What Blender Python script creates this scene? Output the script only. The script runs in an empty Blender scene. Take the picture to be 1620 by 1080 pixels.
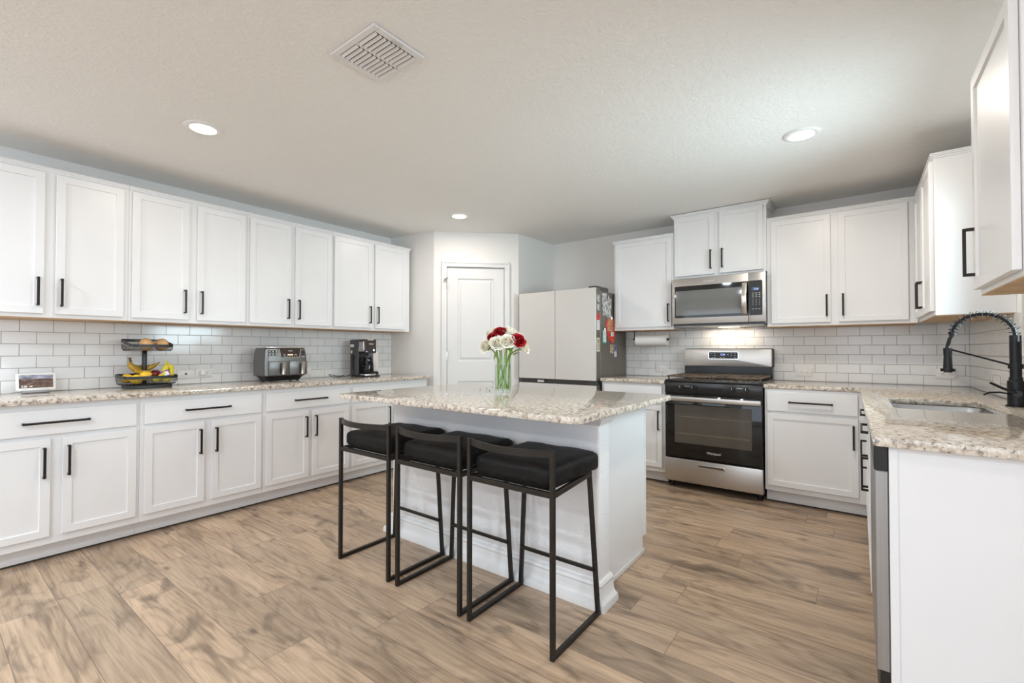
import bpy, bmesh, math, random
from mathutils import Vector, Matrix
PI = math.pi
random.seed(7)
sc = bpy.context.scene
COL = sc.collection

# ------------------------------------------------------------------ camera
cam_d = bpy.data.cameras.new('camera')
cam_d.sensor_width = 36.0
cam_d.lens = 724.0 / 1620.0 * 36.0
cam_d.shift_y = 2.26 / 1620.0
cam_d.clip_start = 0.02
cam = bpy.data.objects.new('camera', cam_d)
cam.location = (0, 0, 1.1815)
cam.rotation_euler = (math.radians(90.85), 0, math.radians(37.1))
COL.objects.link(cam)
sc.camera = cam

# ------------------------------------------------------------------ view, world, daylight
sc.view_settings.view_transform = 'Standard'
sc.view_settings.look = 'None'
sc.view_settings.gamma = 1.0
sc.view_settings.use_curve_mapping = False
sc.view_settings.exposure = 0.04
try:
    sc.cycles.max_bounces = 10
    sc.cycles.diffuse_bounces = 6
    sc.cycles.glossy_bounces = 4
    sc.cycles.transmission_bounces = 8
    sc.cycles.transparent_max_bounces = 8
    sc.cycles.sample_clamp_indirect = 6.0
    sc.cycles.caustics_reflective = False
    sc.cycles.caustics_refractive = False
    sc.cycles.use_denoising = True
except Exception:
    pass
world = bpy.data.worlds.new('sky')
sc.world = world
world.use_nodes = True
_bg = world.node_tree.nodes['Background']
_bg.inputs[0].default_value = (0.80, 0.90, 1.0, 1)
_bg.inputs[1].default_value = 0.4


def area_light(name, loc, rot, sx, sy, power, color, shape='RECTANGLE', spread=PI):
    d = bpy.data.lights.new(name, 'AREA')
    d.shape = shape
    d.size = sx
    d.size_y = sy
    d.energy = power
    d.color = color
    d.spread = spread
    o = bpy.data.objects.new(name, d)
    o.location = loc
    o.rotation_euler = rot
    COL.objects.link(o)
    return o


DAY = (0.82, 0.92, 1.08)
# daylight entering through the two rear windows, the side windows and the sink window
area_light('daylight_rear', (-2.55, -3.36, 1.35), (PI / 2, 0, 0), 1.9, 1.6, 24, DAY)
area_light('daylight_rear', (0.55, -3.36, 1.35), (PI / 2, 0, 0), 1.9, 1.6, 24, DAY)
area_light('daylight_side', (2.50, -0.2, 1.35), (0, PI / 2, 0), 1.5, 2.9, 32, DAY)
area_light('daylight_sink', (0.60, 2.86, 1.62), (0, PI / 2, 0), 0.80, 0.90, 17, (0.72, 0.92, 1.0), spread=2.0)
# the bright sill of the sink window throws a patch of light up on to the ceiling
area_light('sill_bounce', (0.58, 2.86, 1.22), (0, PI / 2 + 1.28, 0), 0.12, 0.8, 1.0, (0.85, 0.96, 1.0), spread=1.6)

# ------------------------------------------------------------------ node helpers


def new_mat(name):
    m = bpy.data.materials.new(name)
    m.use_nodes = True
    nt = m.node_tree
    return m, nt, nt.nodes['Principled BSDF']


def nd(nt, t, **kw):
    n = nt.nodes.new(t)
    ins = kw.pop('ins', {})
    for k, v in kw.items():
        setattr(n, k, v)
    for k, v in ins.items():
        if isinstance(v, bpy.types.NodeSocket):
            nt.links.new(v, n.inputs[k])
        else:
            n.inputs[k].default_value = v
    return n


def ramp(nt, fac, stops, interp='LINEAR'):
    r = nt.nodes.new('ShaderNodeValToRGB')
    r.color_ramp.interpolation = interp
    e = r.color_ramp.elements
    while len(e) < len(stops):
        e.new(0.5)
    for i, (p, c) in enumerate(stops):
        e[i].position = p
        e[i].color = (*c, 1) if len(c) == 3 else c
    nt.links.new(fac, r.inputs[0])
    return r.outputs[0]


def mix(nt, fac, a, b, mode='MIX'):
    n = nt.nodes.new('ShaderNodeMix')
    n.data_type = 'RGBA'
    n.blend_type = mode
    for s, v in ((n.inputs[0], fac), (n.inputs[6], a), (n.inputs[7], b)):
        if isinstance(v, bpy.types.NodeSocket):
            nt.links.new(v, s)
        elif isinstance(v, (int, float)):
            s.default_value = v
        else:
            s.default_value = (*v, 1)
    return n.outputs[2]


def math_n(nt, op, a, b=0.0):
    n = nt.nodes.new('ShaderNodeMath')
    n.operation = op
    for i, v in enumerate((a, b)):
        if isinstance(v, bpy.types.NodeSocket):
            nt.links.new(v, n.inputs[i])
        else:
            n.inputs[i].default_value = v
    return n.outputs[0]


def coords(nt, scale=(1, 1, 1), loc=(0, 0, 0), rot=(0, 0, 0)):
    tc = nt.nodes.new('ShaderNodeTexCoord')
    mp = nd(nt, 'ShaderNodeMapping', ins={'Scale': scale, 'Location': loc, 'Rotation': rot})
    nt.links.new(tc.outputs['Object'], mp.inputs['Vector'])
    return mp.outputs[0]


def noise(nt, vec, scale, detail=2.0, rough=0.5, dist=0.0):
    return nd(nt, 'ShaderNodeTexNoise', ins={'Vector': vec, 'Scale': scale, 'Detail': detail,
                                             'Roughness': rough, 'Distortion': dist}).outputs['Fac']


def bump(nt, b, height, strength, dist=0.01):
    n = nd(nt, 'ShaderNodeBump', ins={'Height': height, 'Strength': strength, 'Distance': dist})
    nt.links.new(n.outputs[0], b.inputs['Normal'])


def setb(b, col=None, rough=None, metal=None, **kw):
    if col is not None:
        b.inputs['Base Color'].default_value = (*col, 1)
    if rough is not None:
        b.inputs['Roughness'].default_value = rough
    if metal is not None:
        b.inputs['Metallic'].default_value = metal
    for k, v in kw.items():
        b.inputs[k].default_value = v


def simple(name, col, rough=0.5, metal=0.0, var=0.06, nscale=14.0, bumpy=0.0, bscale=60.0, **kw):
    m, nt, b = new_mat(name)
    setb(b, col, rough, metal, **kw)
    v = coords(nt)
    n = noise(nt, v, nscale, 3)
    lo = tuple(max(0, c * (1 - var)) for c in col)
    hi = tuple(min(1, c * (1 + var)) for c in col)
    nt.links.new(ramp(nt, n, [(0.3, lo), (0.7, hi)]), b.inputs['Base Color'])
    if bumpy:
        bump(nt, b, noise(nt, v, bscale, 3), bumpy, 0.005)
    return m


def emis(name, col, strength):
    m, nt, b = new_mat(name)
    setb(b, (0.0, 0.0, 0.0), 0.6)
    b.inputs['Emission Color'].default_value = (*col, 1)
    b.inputs['Emission Strength'].default_value = strength
    return m


# ------------------------------------------------------------------ materials
def mat_granite():
    m, nt, b = new_mat('granite')
    v = coords(nt)
    a = noise(nt, v, 46, 4, 0.6)
    base = ramp(nt, a, [(0.36, (0.30, 0.25, 0.205)), (0.47, (0.58, 0.505, 0.42)), (0.60, (0.74, 0.675, 0.585))])
    v2 = coords(nt, loc=(3.1, 1.7, 0.4))
    s = noise(nt, v2, 62, 3, 0.65)
    c1 = mix(nt, ramp(nt, s, [(0.585, (0, 0, 0)), (0.63, (0.75, 0.75, 0.75))]), base, (0.10, 0.075, 0.062))
    v3 = coords(nt, loc=(-2.1, 5.7, 1.4))
    s2 = noise(nt, v3, 70, 2, 0.6)
    c2 = mix(nt, ramp(nt, s2, [(0.62, (0, 0, 0)), (0.68, (0.7, 0.7, 0.7))]), c1, (0.80, 0.785, 0.75))
    nt.links.new(c2, b.inputs['Base Color'])
    setb(b, rough=0.07)
    return m


def mat_floor():
    m, nt, b = new_mat('wood_plank_floor')
    tc = nt.nodes.new('ShaderNodeTexCoord')
    sp = nd(nt, 'ShaderNodeSeparateXYZ', ins={0: tc.outputs['Object']})
    X, Y = sp.outputs[0], sp.outputs[1]
    W, L = 0.1925, 1.28
    rowf = math_n(nt, 'DIVIDE', math_n(nt, 'ADD', Y, 20 * W - 0.055), W)
    row = math_n(nt, 'FLOOR', rowf)
    rn = nd(nt, 'ShaderNodeTexWhiteNoise', noise_dimensions='1D', ins={'W': row}).outputs['Value']
    xf = math_n(nt, 'DIVIDE', math_n(nt, 'ADD', X, math_n(nt, 'MULTIPLY', rn, L)), L)
    idx = math_n(nt, 'FLOOR', xf)
    cv = nd(nt, 'ShaderNodeCombineXYZ', ins={0: idx, 1: row}).outputs[0]
    wn = nd(nt, 'ShaderNodeTexWhiteNoise', noise_dimensions='2D', ins={'Vector': cv})
    tone = wn.outputs['Value']
    # distance to the seams
    fy = math_n(nt, 'FRACT', rowf)
    fx = math_n(nt, 'FRACT', xf)
    dy = math_n(nt, 'MULTIPLY', math_n(nt, 'MINIMUM', fy, math_n(nt, 'SUBTRACT', 1.0, fy)), W)
    dx = math_n(nt, 'MULTIPLY', math_n(nt, 'MINIMUM', fx, math_n(nt, 'SUBTRACT', 1.0, fx)), L)
    d = math_n(nt, 'MINIMUM', dx, dy)
    seam = math_n(nt, 'LESS_THAN', d, 0.0013)
    # grain, its own offset for every plank
    off = nd(nt, 'ShaderNodeVectorMath', operation='SCALE', ins={0: wn.outputs['Color'], 'Scale': 23.0}).outputs[0]
    pv = nd(nt, 'ShaderNodeVectorMath', operation='ADD', ins={0: tc.outputs['Object'], 1: off}).outputs[0]
    g1 = nd(nt, 'ShaderNodeMapping', ins={'Vector': pv, 'Scale': (0.9, 5.0, 1)}).outputs[0]
    g2 = nd(nt, 'ShaderNodeMapping', ins={'Vector': pv, 'Scale': (2.2, 60, 1)}).outputs[0]
    g3 = nd(nt, 'ShaderNodeMapping', ins={'Vector': pv, 'Scale': (0.75, 6.0, 1)}).outputs[0]
    broad = noise(nt, g1, 1.7, 4, 0.55, 1.1)
    fine = noise(nt, g2, 1.6, 4, 0.65, 0.5)
    rn2 = nd(nt, 'ShaderNodeTexNoise', ins={'Vector': g3, 'Scale': 1.1, 'Detail': 1.5, 'Roughness': 0.4, 'Distortion': 0.35}).outputs['Fac']
    rings = math_n(nt, 'FRACT', math_n(nt, 'MULTIPLY', rn2, 15.0))
    rings = math_n(nt, 'ABSOLUTE', math_n(nt, 'SUBTRACT', rings, 0.5))
    c = ramp(nt, broad, [(0.30, (0.130, 0.087, 0.056)), (0.43, (0.330, 0.230, 0.152)), (0.55, (0.475, 0.340, 0.230)), (0.70, (0.585, 0.432, 0.300))])
    c = mix(nt, 0.36, c, ramp(nt, fine, [(0.32, (0.17, 0.115, 0.074)), (0.60, (0.62, 0.46, 0.32))]))
    c = mix(nt, 0.22, c, ramp(nt, rings, [(0.0, (0.17, 0.115, 0.078)), (0.25, (0.55, 0.41, 0.295))]))
    c = mix(nt, 1.0, c, ramp(nt, tone, [(0.0, (0.86, 0.865, 0.87)), (1.0, (1.14, 1.12, 1.10))]), 'MULTIPLY')
    v4 = nd(nt, 'ShaderNodeMapping', ins={'Vector': pv, 'Scale': (1.5, 4.2, 1)}).outputs[0]
    kn = noise(nt, v4, 2.0, 3, 0.55, 0.9)
    c = mix(nt, ramp(nt, kn, [(0.55, (0, 0, 0)), (0.66, (0.55, 0.55, 0.55)), (0.76, (0.85, 0.85, 0.85))]), c, (0.125, 0.090, 0.064))
    v5 = nd(nt, 'ShaderNodeMapping', ins={'Vector': pv, 'Scale': (2.2, 5.0, 1)}).outputs[0]
    vo = nd(nt, 'ShaderNodeTexVoronoi', ins={'Vector': v5, 'Scale': 1.0}).outputs['Distance']
    c = mix(nt, ramp(nt, vo, [(0.02, (0.8, 0.8, 0.8)), (0.10, (0, 0, 0))]), c, (0.09, 0.062, 0.045))
    c = mix(nt, math_n(nt, 'MULTIPLY', seam, 0.65), c, (0.09, 0.065, 0.05))
    nt.links.new(c, b.inputs['Base Color'])
    nt.links.new(ramp(nt, fine, [(0.3, (0.42,) * 3), (0.7, (0.30,) * 3)]), b.inputs['Roughness'])
    h = math_n(nt, 'SUBTRACT', math_n(nt, 'MULTIPLY', fine, 0.25), seam)
    bump(nt, b, h, 0.25, 0.002)
    return m


def mat_tile(axis, phase):
    m, nt, b = new_mat('white_subway_tile')
    tc = nt.nodes.new('ShaderNodeTexCoord')
    sp = nd(nt, 'ShaderNodeSeparateXYZ', ins={0: tc.outputs['Object']})
    h = math_n(nt, 'SUBTRACT', sp.outputs[axis], phase - 30 * 0.153)
    z = math_n(nt, 'SUBTRACT', sp.outputs[2], 0.9125)
    v = nd(nt, 'ShaderNodeCombineXYZ', ins={0: h, 1: z}).outputs[0]
    br = nd(nt, 'ShaderNodeTexBrick', offset=0.5, ins={'Vector': v, 'Scale': 1.0, 'Mortar Size': 0.0020, 'Mortar Smooth': 0.12,
                                                       'Brick Width': 0.153, 'Row Height': 0.0765,
                                                       'Color1': (0.79, 0.79, 0.785, 1), 'Color2': (0.82, 0.82, 0.815, 1),
                                                       'Mortar': (0.42, 0.39, 0.35, 1)})
    nt.links.new(br.outputs['Color'], b.inputs['Base Color'])
    nt.links.new(ramp(nt, br.outputs['Fac'], [(0, (0.12,) * 3), (1, (0.8,) * 3)]), b.inputs['Roughness'])
    hgt = math_n(nt, 'SUBTRACT', math_n(nt, 'MULTIPLY', noise(nt, coords(nt), 9, 2), 0.12), br.outputs['Fac'])
    bump(nt, b, hgt, 0.5, 0.003)
    return m


def mat_paint(name, col, scale=75, strength=0.35, rough=0.75):
    m, nt, b = new_mat(name)
    setb(b, col, rough)
    v = coords(nt)
    n = noise(nt, v, 2.0, 2)
    nt.links.new(ramp(nt, n, [(0.3, tuple(c * 0.985 for c in col)), (0.7, col)]), b.inputs['Base Color'])
    t = noise(nt, v, scale, 3, 0.55, 0.6)
    bump(nt, b, ramp(nt, t, [(0.42, (0, 0, 0)), (0.6, (1, 1, 1))]), strength, 0.006)
    return m


def mat_steel(name, col=(0.56, 0.53, 0.50), rough=0.33, axis=0):
    m, nt, b = new_mat(name)
    setb(b, col, rough, 1.0)
    s = [220, 220, 220]
    s[axis] = 2.0
    n = noise(nt, coords(nt, scale=tuple(s)), 1.0, 2)
    nt.links.new(ramp(nt, n, [(0.3, tuple(c * 0.93 for c in col)), (0.7, tuple(min(1, c * 1.05) for c in col))]), b.inputs['Base Color'])
    nt.links.new(ramp(nt, n, [(0.2, (rough - 0.05,) * 3), (0.8, (rough + 0.07,) * 3)]), b.inputs['Roughness'])
    return m


def mat_velvet():
    m, nt, b = new_mat('black_velvet')
    v = coords(nt)
    n = noise(nt, v, 9, 3, 0.6, 0.4)
    nt.links.new(ramp(nt, n, [(0.3, (0.002, 0.002, 0.002)), (0.75, (0.009, 0.007, 0.0065))]), b.inputs['Base Color'])
    setb(b, rough=0.6)
    b.inputs['Specular IOR Level'].default_value = 0.22
    b.inputs['Sheen Weight'].default_value = 0.035
    b.inputs['Sheen Roughness'].default_value = 0.35
    b.inputs['Sheen Tint'].default_value = (0.75, 0.68, 0.66, 1)
    # scattered lint specks
    sp = noise(nt, v, 260, 1, 0.3)
    col = b.inputs['Base Color'].links[0].from_socket
    c = mix(nt, ramp(nt, sp, [(0.76, (0, 0, 0)), (0.79, (0.5, 0.5, 0.5))]), col, (0.35, 0.32, 0.28))
    nt.links.new(c, b.inputs['Base Color'])
    bump(nt, b, noise(nt, v, 16, 3), 0.3, 0.01)
    return m


def mat_glass(name, col=(1, 1, 1), rough=0.0, ior=1.45):
    m, nt, b = new_mat(name)
    nt.nodes.remove(b)
    n = noise(nt, coords(nt), 6, 2)
    tr = nd(nt, 'ShaderNodeBsdfTransparent')
    nt.links.new(ramp(nt, n, [(0, tuple(c * 0.99 for c in col)), (1, col)]), tr.inputs[0])
    gl = nd(nt, 'ShaderNodeBsdfGlossy', ins={'Roughness': max(rough, 0.02), 'Color': (1, 1, 1, 1)})
    lw = nd(nt, 'ShaderNodeLayerWeight', ins={'Blend': 0.5})
    fac = math_n(nt, 'ADD', 0.16 * (ior - 1) ** 2, math_n(nt, 'MULTIPLY', math_n(nt, 'POWER', lw.outputs['Facing'], 4.0), 0.30))
    mx = nd(nt, 'ShaderNodeMixShader', ins={0: fac, 1: tr.outputs[0], 2: gl.outputs[0]})
    nt.links.new(mx.outputs[0], nt.nodes['Material Output'].inputs[0])
    return m


def mat_banana(name, lo, hi, spots):
    m, nt, b = new_mat(name)
    v = coords(nt)
    c = ramp(nt, noise(nt, v, 22, 3), [(0.3, lo), (0.7, hi)])
    if spots:
        c = mix(nt, ramp(nt, noise(nt, v, 130, 3, 0.6), [(0.57, (0, 0, 0)), (0.63, (0.85, 0.85, 0.85))]), c, (0.12, 0.055, 0.015))
    nt.links.new(c, b.inputs['Base Color'])
    setb(b, rough=0.45)
    return m


def mat_landscape():
    m, nt, b = new_mat('display_landscape')
    tc = nt.nodes.new('ShaderNodeTexCoord')
    sp = nd(nt, 'ShaderNodeSeparateXYZ', ins={0: tc.outputs['Object']})
    n = noise(nt, coords(nt, scale=(1, 1, 2.2)), 38, 5, 0.65)
    z = math_n(nt, 'ADD', sp.outputs[2], math_n(nt, 'MULTIPLY', math_n(nt, 'SUBTRACT', n, 0.5), 0.022))
    hills = ramp(nt, n, [(0.3, (0.05, 0.035, 0.035)), (0.5, (0.16, 0.095, 0.075)), (0.7, (0.36, 0.27, 0.22))])
    sky = ramp(nt, noise(nt, coords(nt, scale=(1, 1, 4)), 24, 4), [(0.35, (0.20, 0.22, 0.32)), (0.65, (0.62, 0.64, 0.72))])
    c = mix(nt, ramp(nt, z, [(0.082, (0, 0, 0)), (0.088, (1, 1, 1))]), hills, sky)
    setb(b, (0.01, 0.01, 0.01), 0.15)
    nt.links.new(c, b.inputs['Emission Color'])
    b.inputs['Emission Strength'].default_value = 0.8
    return m


def mat_print(name, cols, scale=60, rough=0.55):
    m, nt, b = new_mat(name)
    n = noise(nt, coords(nt), scale, 3, 0.6)
    k = len(cols)
    nt.links.new(ramp(nt, n, [(0.33 + 0.34 * i / max(1, k - 1), c) for i, c in enumerate(cols)]), b.inputs['Base Color'])
    setb(b, rough=rough)
    return m


M = {}
M['granite'] = mat_granite()
M['floor'] = mat_floor()
M['tile_left'] = mat_tile(1, 0.425)
M['tile_back'] = mat_tile(0, -0.4476)
M['tile_right'] = mat_tile(1, 0.05)
M['wall'] = mat_paint('greige_wall_paint', (0.80, 0.785, 0.76), 60, 0.10)
M['ceiling'] = mat_paint('textured_ceiling_paint', (0.85, 0.84, 0.815), 44, 0.26, 0.85)
M['island_wall'] = mat_paint('white_textured_paint', (0.86, 0.86, 0.86), 45, 0.22, 0.6)
M['white'] = simple('white_cabinet_paint', (0.81, 0.81, 0.815), 0.32, var=0.012, nscale=4)
M['trim'] = simple('white_trim_paint', (0.75, 0.745, 0.735), 0.35, var=0.012, nscale=4)
M['wood'] = simple('raw_maple', (0.52, 0.34, 0.18), 0.55, var=0.15, nscale=10)
M['bronze'] = simple('dark_bronze', (0.022, 0.016, 0.013), 0.34, 0.55, var=0.2)
M['stool'] = simple('black_bronze_steel', (0.030, 0.026, 0.022), 0.38, 0.6, var=0.15)
M['velvet'] = mat_velvet()
M['steel'] = mat_steel('brushed_steel', axis=0)
M['steel_side'] = mat_steel('grey_steel', (0.42, 0.42, 0.42), 0.42, 2)
M['chrome'] = simple('polished_steel', (0.78, 0.76, 0.73), 0.14, 1.0, var=0.03)
M['black_gloss'] = simple('black_glass', (0.006, 0.006, 0.006), 0.04, var=0.1)
M['oven_glass'] = simple('smoked_oven_glass', (0.085, 0.073, 0.060), 0.03, var=0.1, nscale=5)
M['mw_glass'] = simple('smoked_microwave_glass', (0.16, 0.16, 0.155), 0.05, var=0.06, nscale=4)
M['black'] = simple('black_plastic', (0.012, 0.012, 0.012), 0.35, var=0.1)
M['iron'] = simple('cast_iron', (0.10, 0.068, 0.046), 0.42, 0.15, var=0.5, nscale=9)
M['enamel'] = simple('black_enamel', (0.012, 0.011, 0.010), 0.22, var=0.2)
M['grey_plastic'] = simple('dark_grey_plastic', (0.055, 0.055, 0.058), 0.4, var=0.08)
M['fryer_grey'] = mat_steel('dark_grey_metal', (0.20, 0.195, 0.19), 0.36, 2)
M['fridge_white'] = simple('white_glass_panel', (0.64, 0.62, 0.59), 0.16, var=0.015, nscale=3)
M['fridge_side'] = simple('charcoal_fridge_steel', (0.160, 0.138, 0.116), 0.38, 0.2, var=0.06, nscale=5)
M['fridge_gap'] = simple('dark_grey_frame', (0.065, 0.06, 0.055), 0.4, var=0.1)
M['plate'] = simple('white_plastic', (0.82, 0.81, 0.79), 0.35, var=0.01)
M['slot'] = simple('dark_slot', (0.05, 0.045, 0.04), 0.6)
M['paper'] = simple('white_paper', (0.83, 0.82, 0.80), 0.9, var=0.02, bumpy=0.2, bscale=140)
M['faucet'] = simple('matte_black_metal', (0.012, 0.012, 0.013), 0.32, 0.4, var=0.15)
M['glass'] = mat_glass('clear_glass', (0.97, 0.99, 0.98))
M['water'] = mat_glass('water', (0.90, 0.95, 0.86), 0.0, 1.12)
M['pane'] = mat_glass('window_glass', (0.98, 1, 1), 0.0, 1.02)
M['petal_white'] = simple('ivory_petal', (0.95, 0.92, 0.81), 0.6, var=0.04, nscale=40)
M['petal_core'] = simple('cream_petal', (0.85, 0.70, 0.40), 0.6, var=0.1, nscale=40)
M['petal_red'] = simple('crimson_petal', (0.42, 0.008, 0.018), 0.55, var=0.35, nscale=40)
M['stem'] = simple('green_stem', (0.23, 0.34, 0.030), 0.5, var=0.4, nscale=30)
M['leaf'] = simple('green_leaf', (0.14, 0.25, 0.05), 0.5, var=0.3, nscale=30)
M['lemon'] = simple('lemon_skin', (0.80, 0.50, 0.035), 0.42, var=0.12, nscale=12, bumpy=0.25, bscale=190)
M['onion'] = simple('onion_skin', (0.60, 0.36, 0.16), 0.32, var=0.22, nscale=9)
M['apple'] = simple('dark_red_skin', (0.22, 0.016, 0.018), 0.28, var=0.4, nscale=20)
M['banana_ripe'] = mat_banana('spotted_banana_skin', (0.48, 0.28, 0.025), (0.66, 0.42, 0.05), True)
M['banana_green'] = mat_banana('fresh_banana_skin', (0.55, 0.50, 0.03), (0.76, 0.62, 0.06), False)
M['banana_tip'] = simple('brown_banana_tip', (0.10, 0.055, 0.025), 0.7)
M['purple'] = simple('purple_sticker', (0.27, 0.05, 0.27), 0.45)
M['landscape'] = mat_landscape()
M['lamp'] = emis('lit_lamp_diffuser', (1.0, 0.93, 0.82), 14.0)
M['digits'] = emis('lit_blue_digits', (0.35, 0.5, 1.0), 2.2)
M['white_digits'] = emis('lit_white_digits', (1.0, 0.97, 0.95), 1.6)
M['amber'] = emis('lit_amber_display', (1.0, 0.72, 0.48), 1.5)
M['logo'] = simple('pale_logo_paint', (0.75, 0.74, 0.72), 0.4)
M['photo_bw'] = mat_print('black_and_white_photo', [(0.08, 0.08, 0.08), (0.5, 0.49, 0.47), (0.8, 0.79, 0.77)], 34)
M['photo_warm'] = mat_print('colour_photo', [(0.22, 0.18, 0.08), (0.5, 0.36, 0.2), (0.78, 0.72, 0.62)], 55)
M['card_red'] = mat_print('red_print', [(0.62, 0.03, 0.03), (0.66, 0.05, 0.04), (0.7, 0.16, 0.1)], 25)
M['card_food'] = mat_print('food_print', [(0.62, 0.08, 0.03), (0.55, 0.22, 0.09), (0.75, 0.5, 0.36)], 50)
M['card_white'] = mat_print('white_print', [(0.45, 0.45, 0.46), (0.76, 0.75, 0.74), (0.80, 0.80, 0.78)], 70)
M['card_green'] = simple('teal_card', (0.06, 0.25, 0.2), 0.5)
M['card_blue'] = mat_print('navy_print', [(0.05, 0.07, 0.12), (0.1, 0.12, 0.2), (0.6, 0.6, 0.7)], 70)

# ------------------------------------------------------------------ mesh helpers


class MB:
    """Collects shapes in one bmesh; build() links them as one mesh object."""

    def __init__(self):
        self.bm = bmesh.new()
        self.mats = []

    def mi(self, mat):
        if mat not in self.mats:
            self.mats.append(mat)
        return self.mats.index(mat)

    def add(self, bm2, mat, mtx=None):
        i = self.mi(mat)
        for f in bm2.faces:
            f.material_index = i
        if mtx is not None:
            bmesh.ops.transform(bm2, matrix=mtx, verts=bm2.verts)
        me = bpy.data.meshes.new('tmp')
        bm2.to_mesh(me)
        bm2.free()
        self.bm.from_mesh(me)
        bpy.data.meshes.remove(me)
        return self

    def box(self, x0, x1, y0, y1, z0, z1, mat, bev=0.0, seg=1, mtx=None):
        b = bmesh.new()
        bmesh.ops.create_cube(b, size=1.0)
        for v in b.verts:
            v.co = Vector(((x0 + x1) / 2 + v.co.x * (x1 - x0), (y0 + y1) / 2 + v.co.y * (y1 - y0), (z0 + z1) / 2 + v.co.z * (z1 - z0)))
        if bev > 0:
            bmesh.ops.bevel(b, geom=b.edges[:], offset=bev, segments=seg, profile=0.5, affect='EDGES')
        return self.add(b, mat, mtx)

    def cyl(self, p0, p1, r, mat, seg=16, r2=None):
        b = bmesh.new()
        p0, p1 = Vector(p0), Vector(p1)
        d = p1 - p0
        bmesh.ops.create_cone(b, cap_ends=True, segments=seg, radius1=r, radius2=r if r2 is None else r2, depth=d.length)
        q = d.to_track_quat('Z', 'Y').to_matrix().to_4x4()
        q.translation = (p0 + p1) / 2
        return self.add(b, mat, q)

    def tube(self, pts, r, mat, seg=8, closed=False):
        """round tube along points; r a number or a list of radii"""
        b = bmesh.new()
        pts = [Vector(p) for p in pts]
        n = len(pts)
        rings = []
        up = Vector((0, 0, 1))
        prev = None
        for i, p in enumerate(pts):
            t = (pts[(i + 1) % n] if (closed or i < n - 1) else p) - (pts[i - 1] if (closed or i > 0) else p)
            t.normalize()
            if prev is None:
                a = t.cross(up)
                if a.length < 1e-4:
                    a = t.cross(Vector((1, 0, 0)))
            else:
                a = prev - t * prev.dot(t)
            a.normalize()
            prev = a
            c = t.cross(a)
            rr = r[i] if isinstance(r, (list, tuple)) else r
            rings.append([b.verts.new(p + (a * math.cos(2 * PI * k / seg) + c * math.sin(2 * PI * k / seg)) * rr) for k in range(seg)])
        for i in range(n if closed else n - 1):
            A, B = rings[i], rings[(i + 1) % n]
            for k in range(seg):
                b.faces.new((A[k], A[(k + 1) % seg], B[(k + 1) % seg], B[k]))
        if not closed:
            b.faces.new(rings[0][::-1])
            b.faces.new(rings[-1])
        bmesh.ops.recalc_face_normals(b, faces=b.faces)
        return self.add(b, mat)

    def bar(self, p0, p1, w, h, mat, bev=0.0015):
        """square section bar between two points; w across, h up"""
        p0, p1 = Vector(p0), Vector(p1)
        d = p1 - p0
        z = d.normalized()
        ref = Vector((0, 0, 1)) if abs(z.z) < 0.9 else Vector((0, 1, 0))
        x = ref.cross(z).normalized()
        y = z.cross(x)
        m = Matrix(((x.x, y.x, z.x, 0), (x.y, y.y, z.y, 0), (x.z, y.z, z.z, 0), (0, 0, 0, 1)))
        m.translation = (p0 + p1) / 2
        return self.box(-w / 2, w / 2, -h / 2, h / 2, -d.length / 2, d.length / 2, mat, bev, 1, m)

    def lathe(self, prof, mat, seg=24, mtx=None):
        b = bmesh.new()
        rings = []
        for (r, z) in prof:
            if r < 1e-6:
                rings.append([b.verts.new((0, 0, z))])
            else:
                rings.append([b.verts.new((r * math.cos(2 * PI * k / seg), r * math.sin(2 * PI * k / seg), z)) for k in range(seg)])
        for A, B in zip(rings, rings[1:]):
            for k in range(seg):
                k2 = (k + 1) % seg
                if len(A) == 1 and len(B) == 1:
                    continue
                if len(A) == 1:
                    b.faces.new((A[0], B[k2], B[k]))
                elif len(B) == 1:
                    b.faces.new((A[k], A[k2], B[0]))
                else:
                    b.faces.new((A[k], A[k2], B[k2], B[k]))
        bmesh.ops.recalc_face_normals(b, faces=b.faces)
        return self.add(b, mat, mtx)

    def prism(self, poly, z0, z1, mat, bev=0.0, seg=1, mtx=None):
        b = bmesh.new()
        vs = [b.verts.new((x, y, z0)) for x, y in poly]
        f = b.faces.new(vs)
        r = bmesh.ops.extrude_face_region(b, geom=[f])
        for e in r['geom']:
            if isinstance(e, bmesh.types.BMVert):
                e.co.z = z1
        bmesh.ops.recalc_face_normals(b, faces=b.faces)
        if bev > 0:
            ed = [e for e in b.edges if abs(e.verts[0].co.z - e.verts[1].co.z) < 1e-6]
            bmesh.ops.bevel(b, geom=ed, offset=bev, segments=seg, profile=0.5, affect='EDGES')
        return self.add(b, mat, mtx)

    def shaker(self, x0, x1, z0, z1, yb, yf, mat, stile=0.057, depth=0.008, bev=0.0015):
        """framed door: slab from yb (back) to yf (front, smaller y) with a recessed centre panel"""
        b = bmesh.new()
        bmesh.ops.create_cube(b, size=1.0)
        for v in b.verts:
            v.co = Vector(((x0 + x1) / 2 + v.co.x * (x1 - x0), (yb + yf) / 2 + v.co.y * (yb - yf), (z0 + z1) / 2 + v.co.z * (z1 - z0)))
        bmesh.ops.bevel(b, geom=b.edges[:], offset=bev, segments=1, affect='EDGES')
        fr = max((f for f in b.faces if f.normal.y < -0.9), key=lambda f: f.calc_area())
        bmesh.ops.inset_region(b, faces=[fr], thickness=stile - bev, depth=0)
        bmesh.ops.inset_region(b, faces=[fr], thickness=0.0025, depth=-depth)
        return self.add(b, mat)

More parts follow.
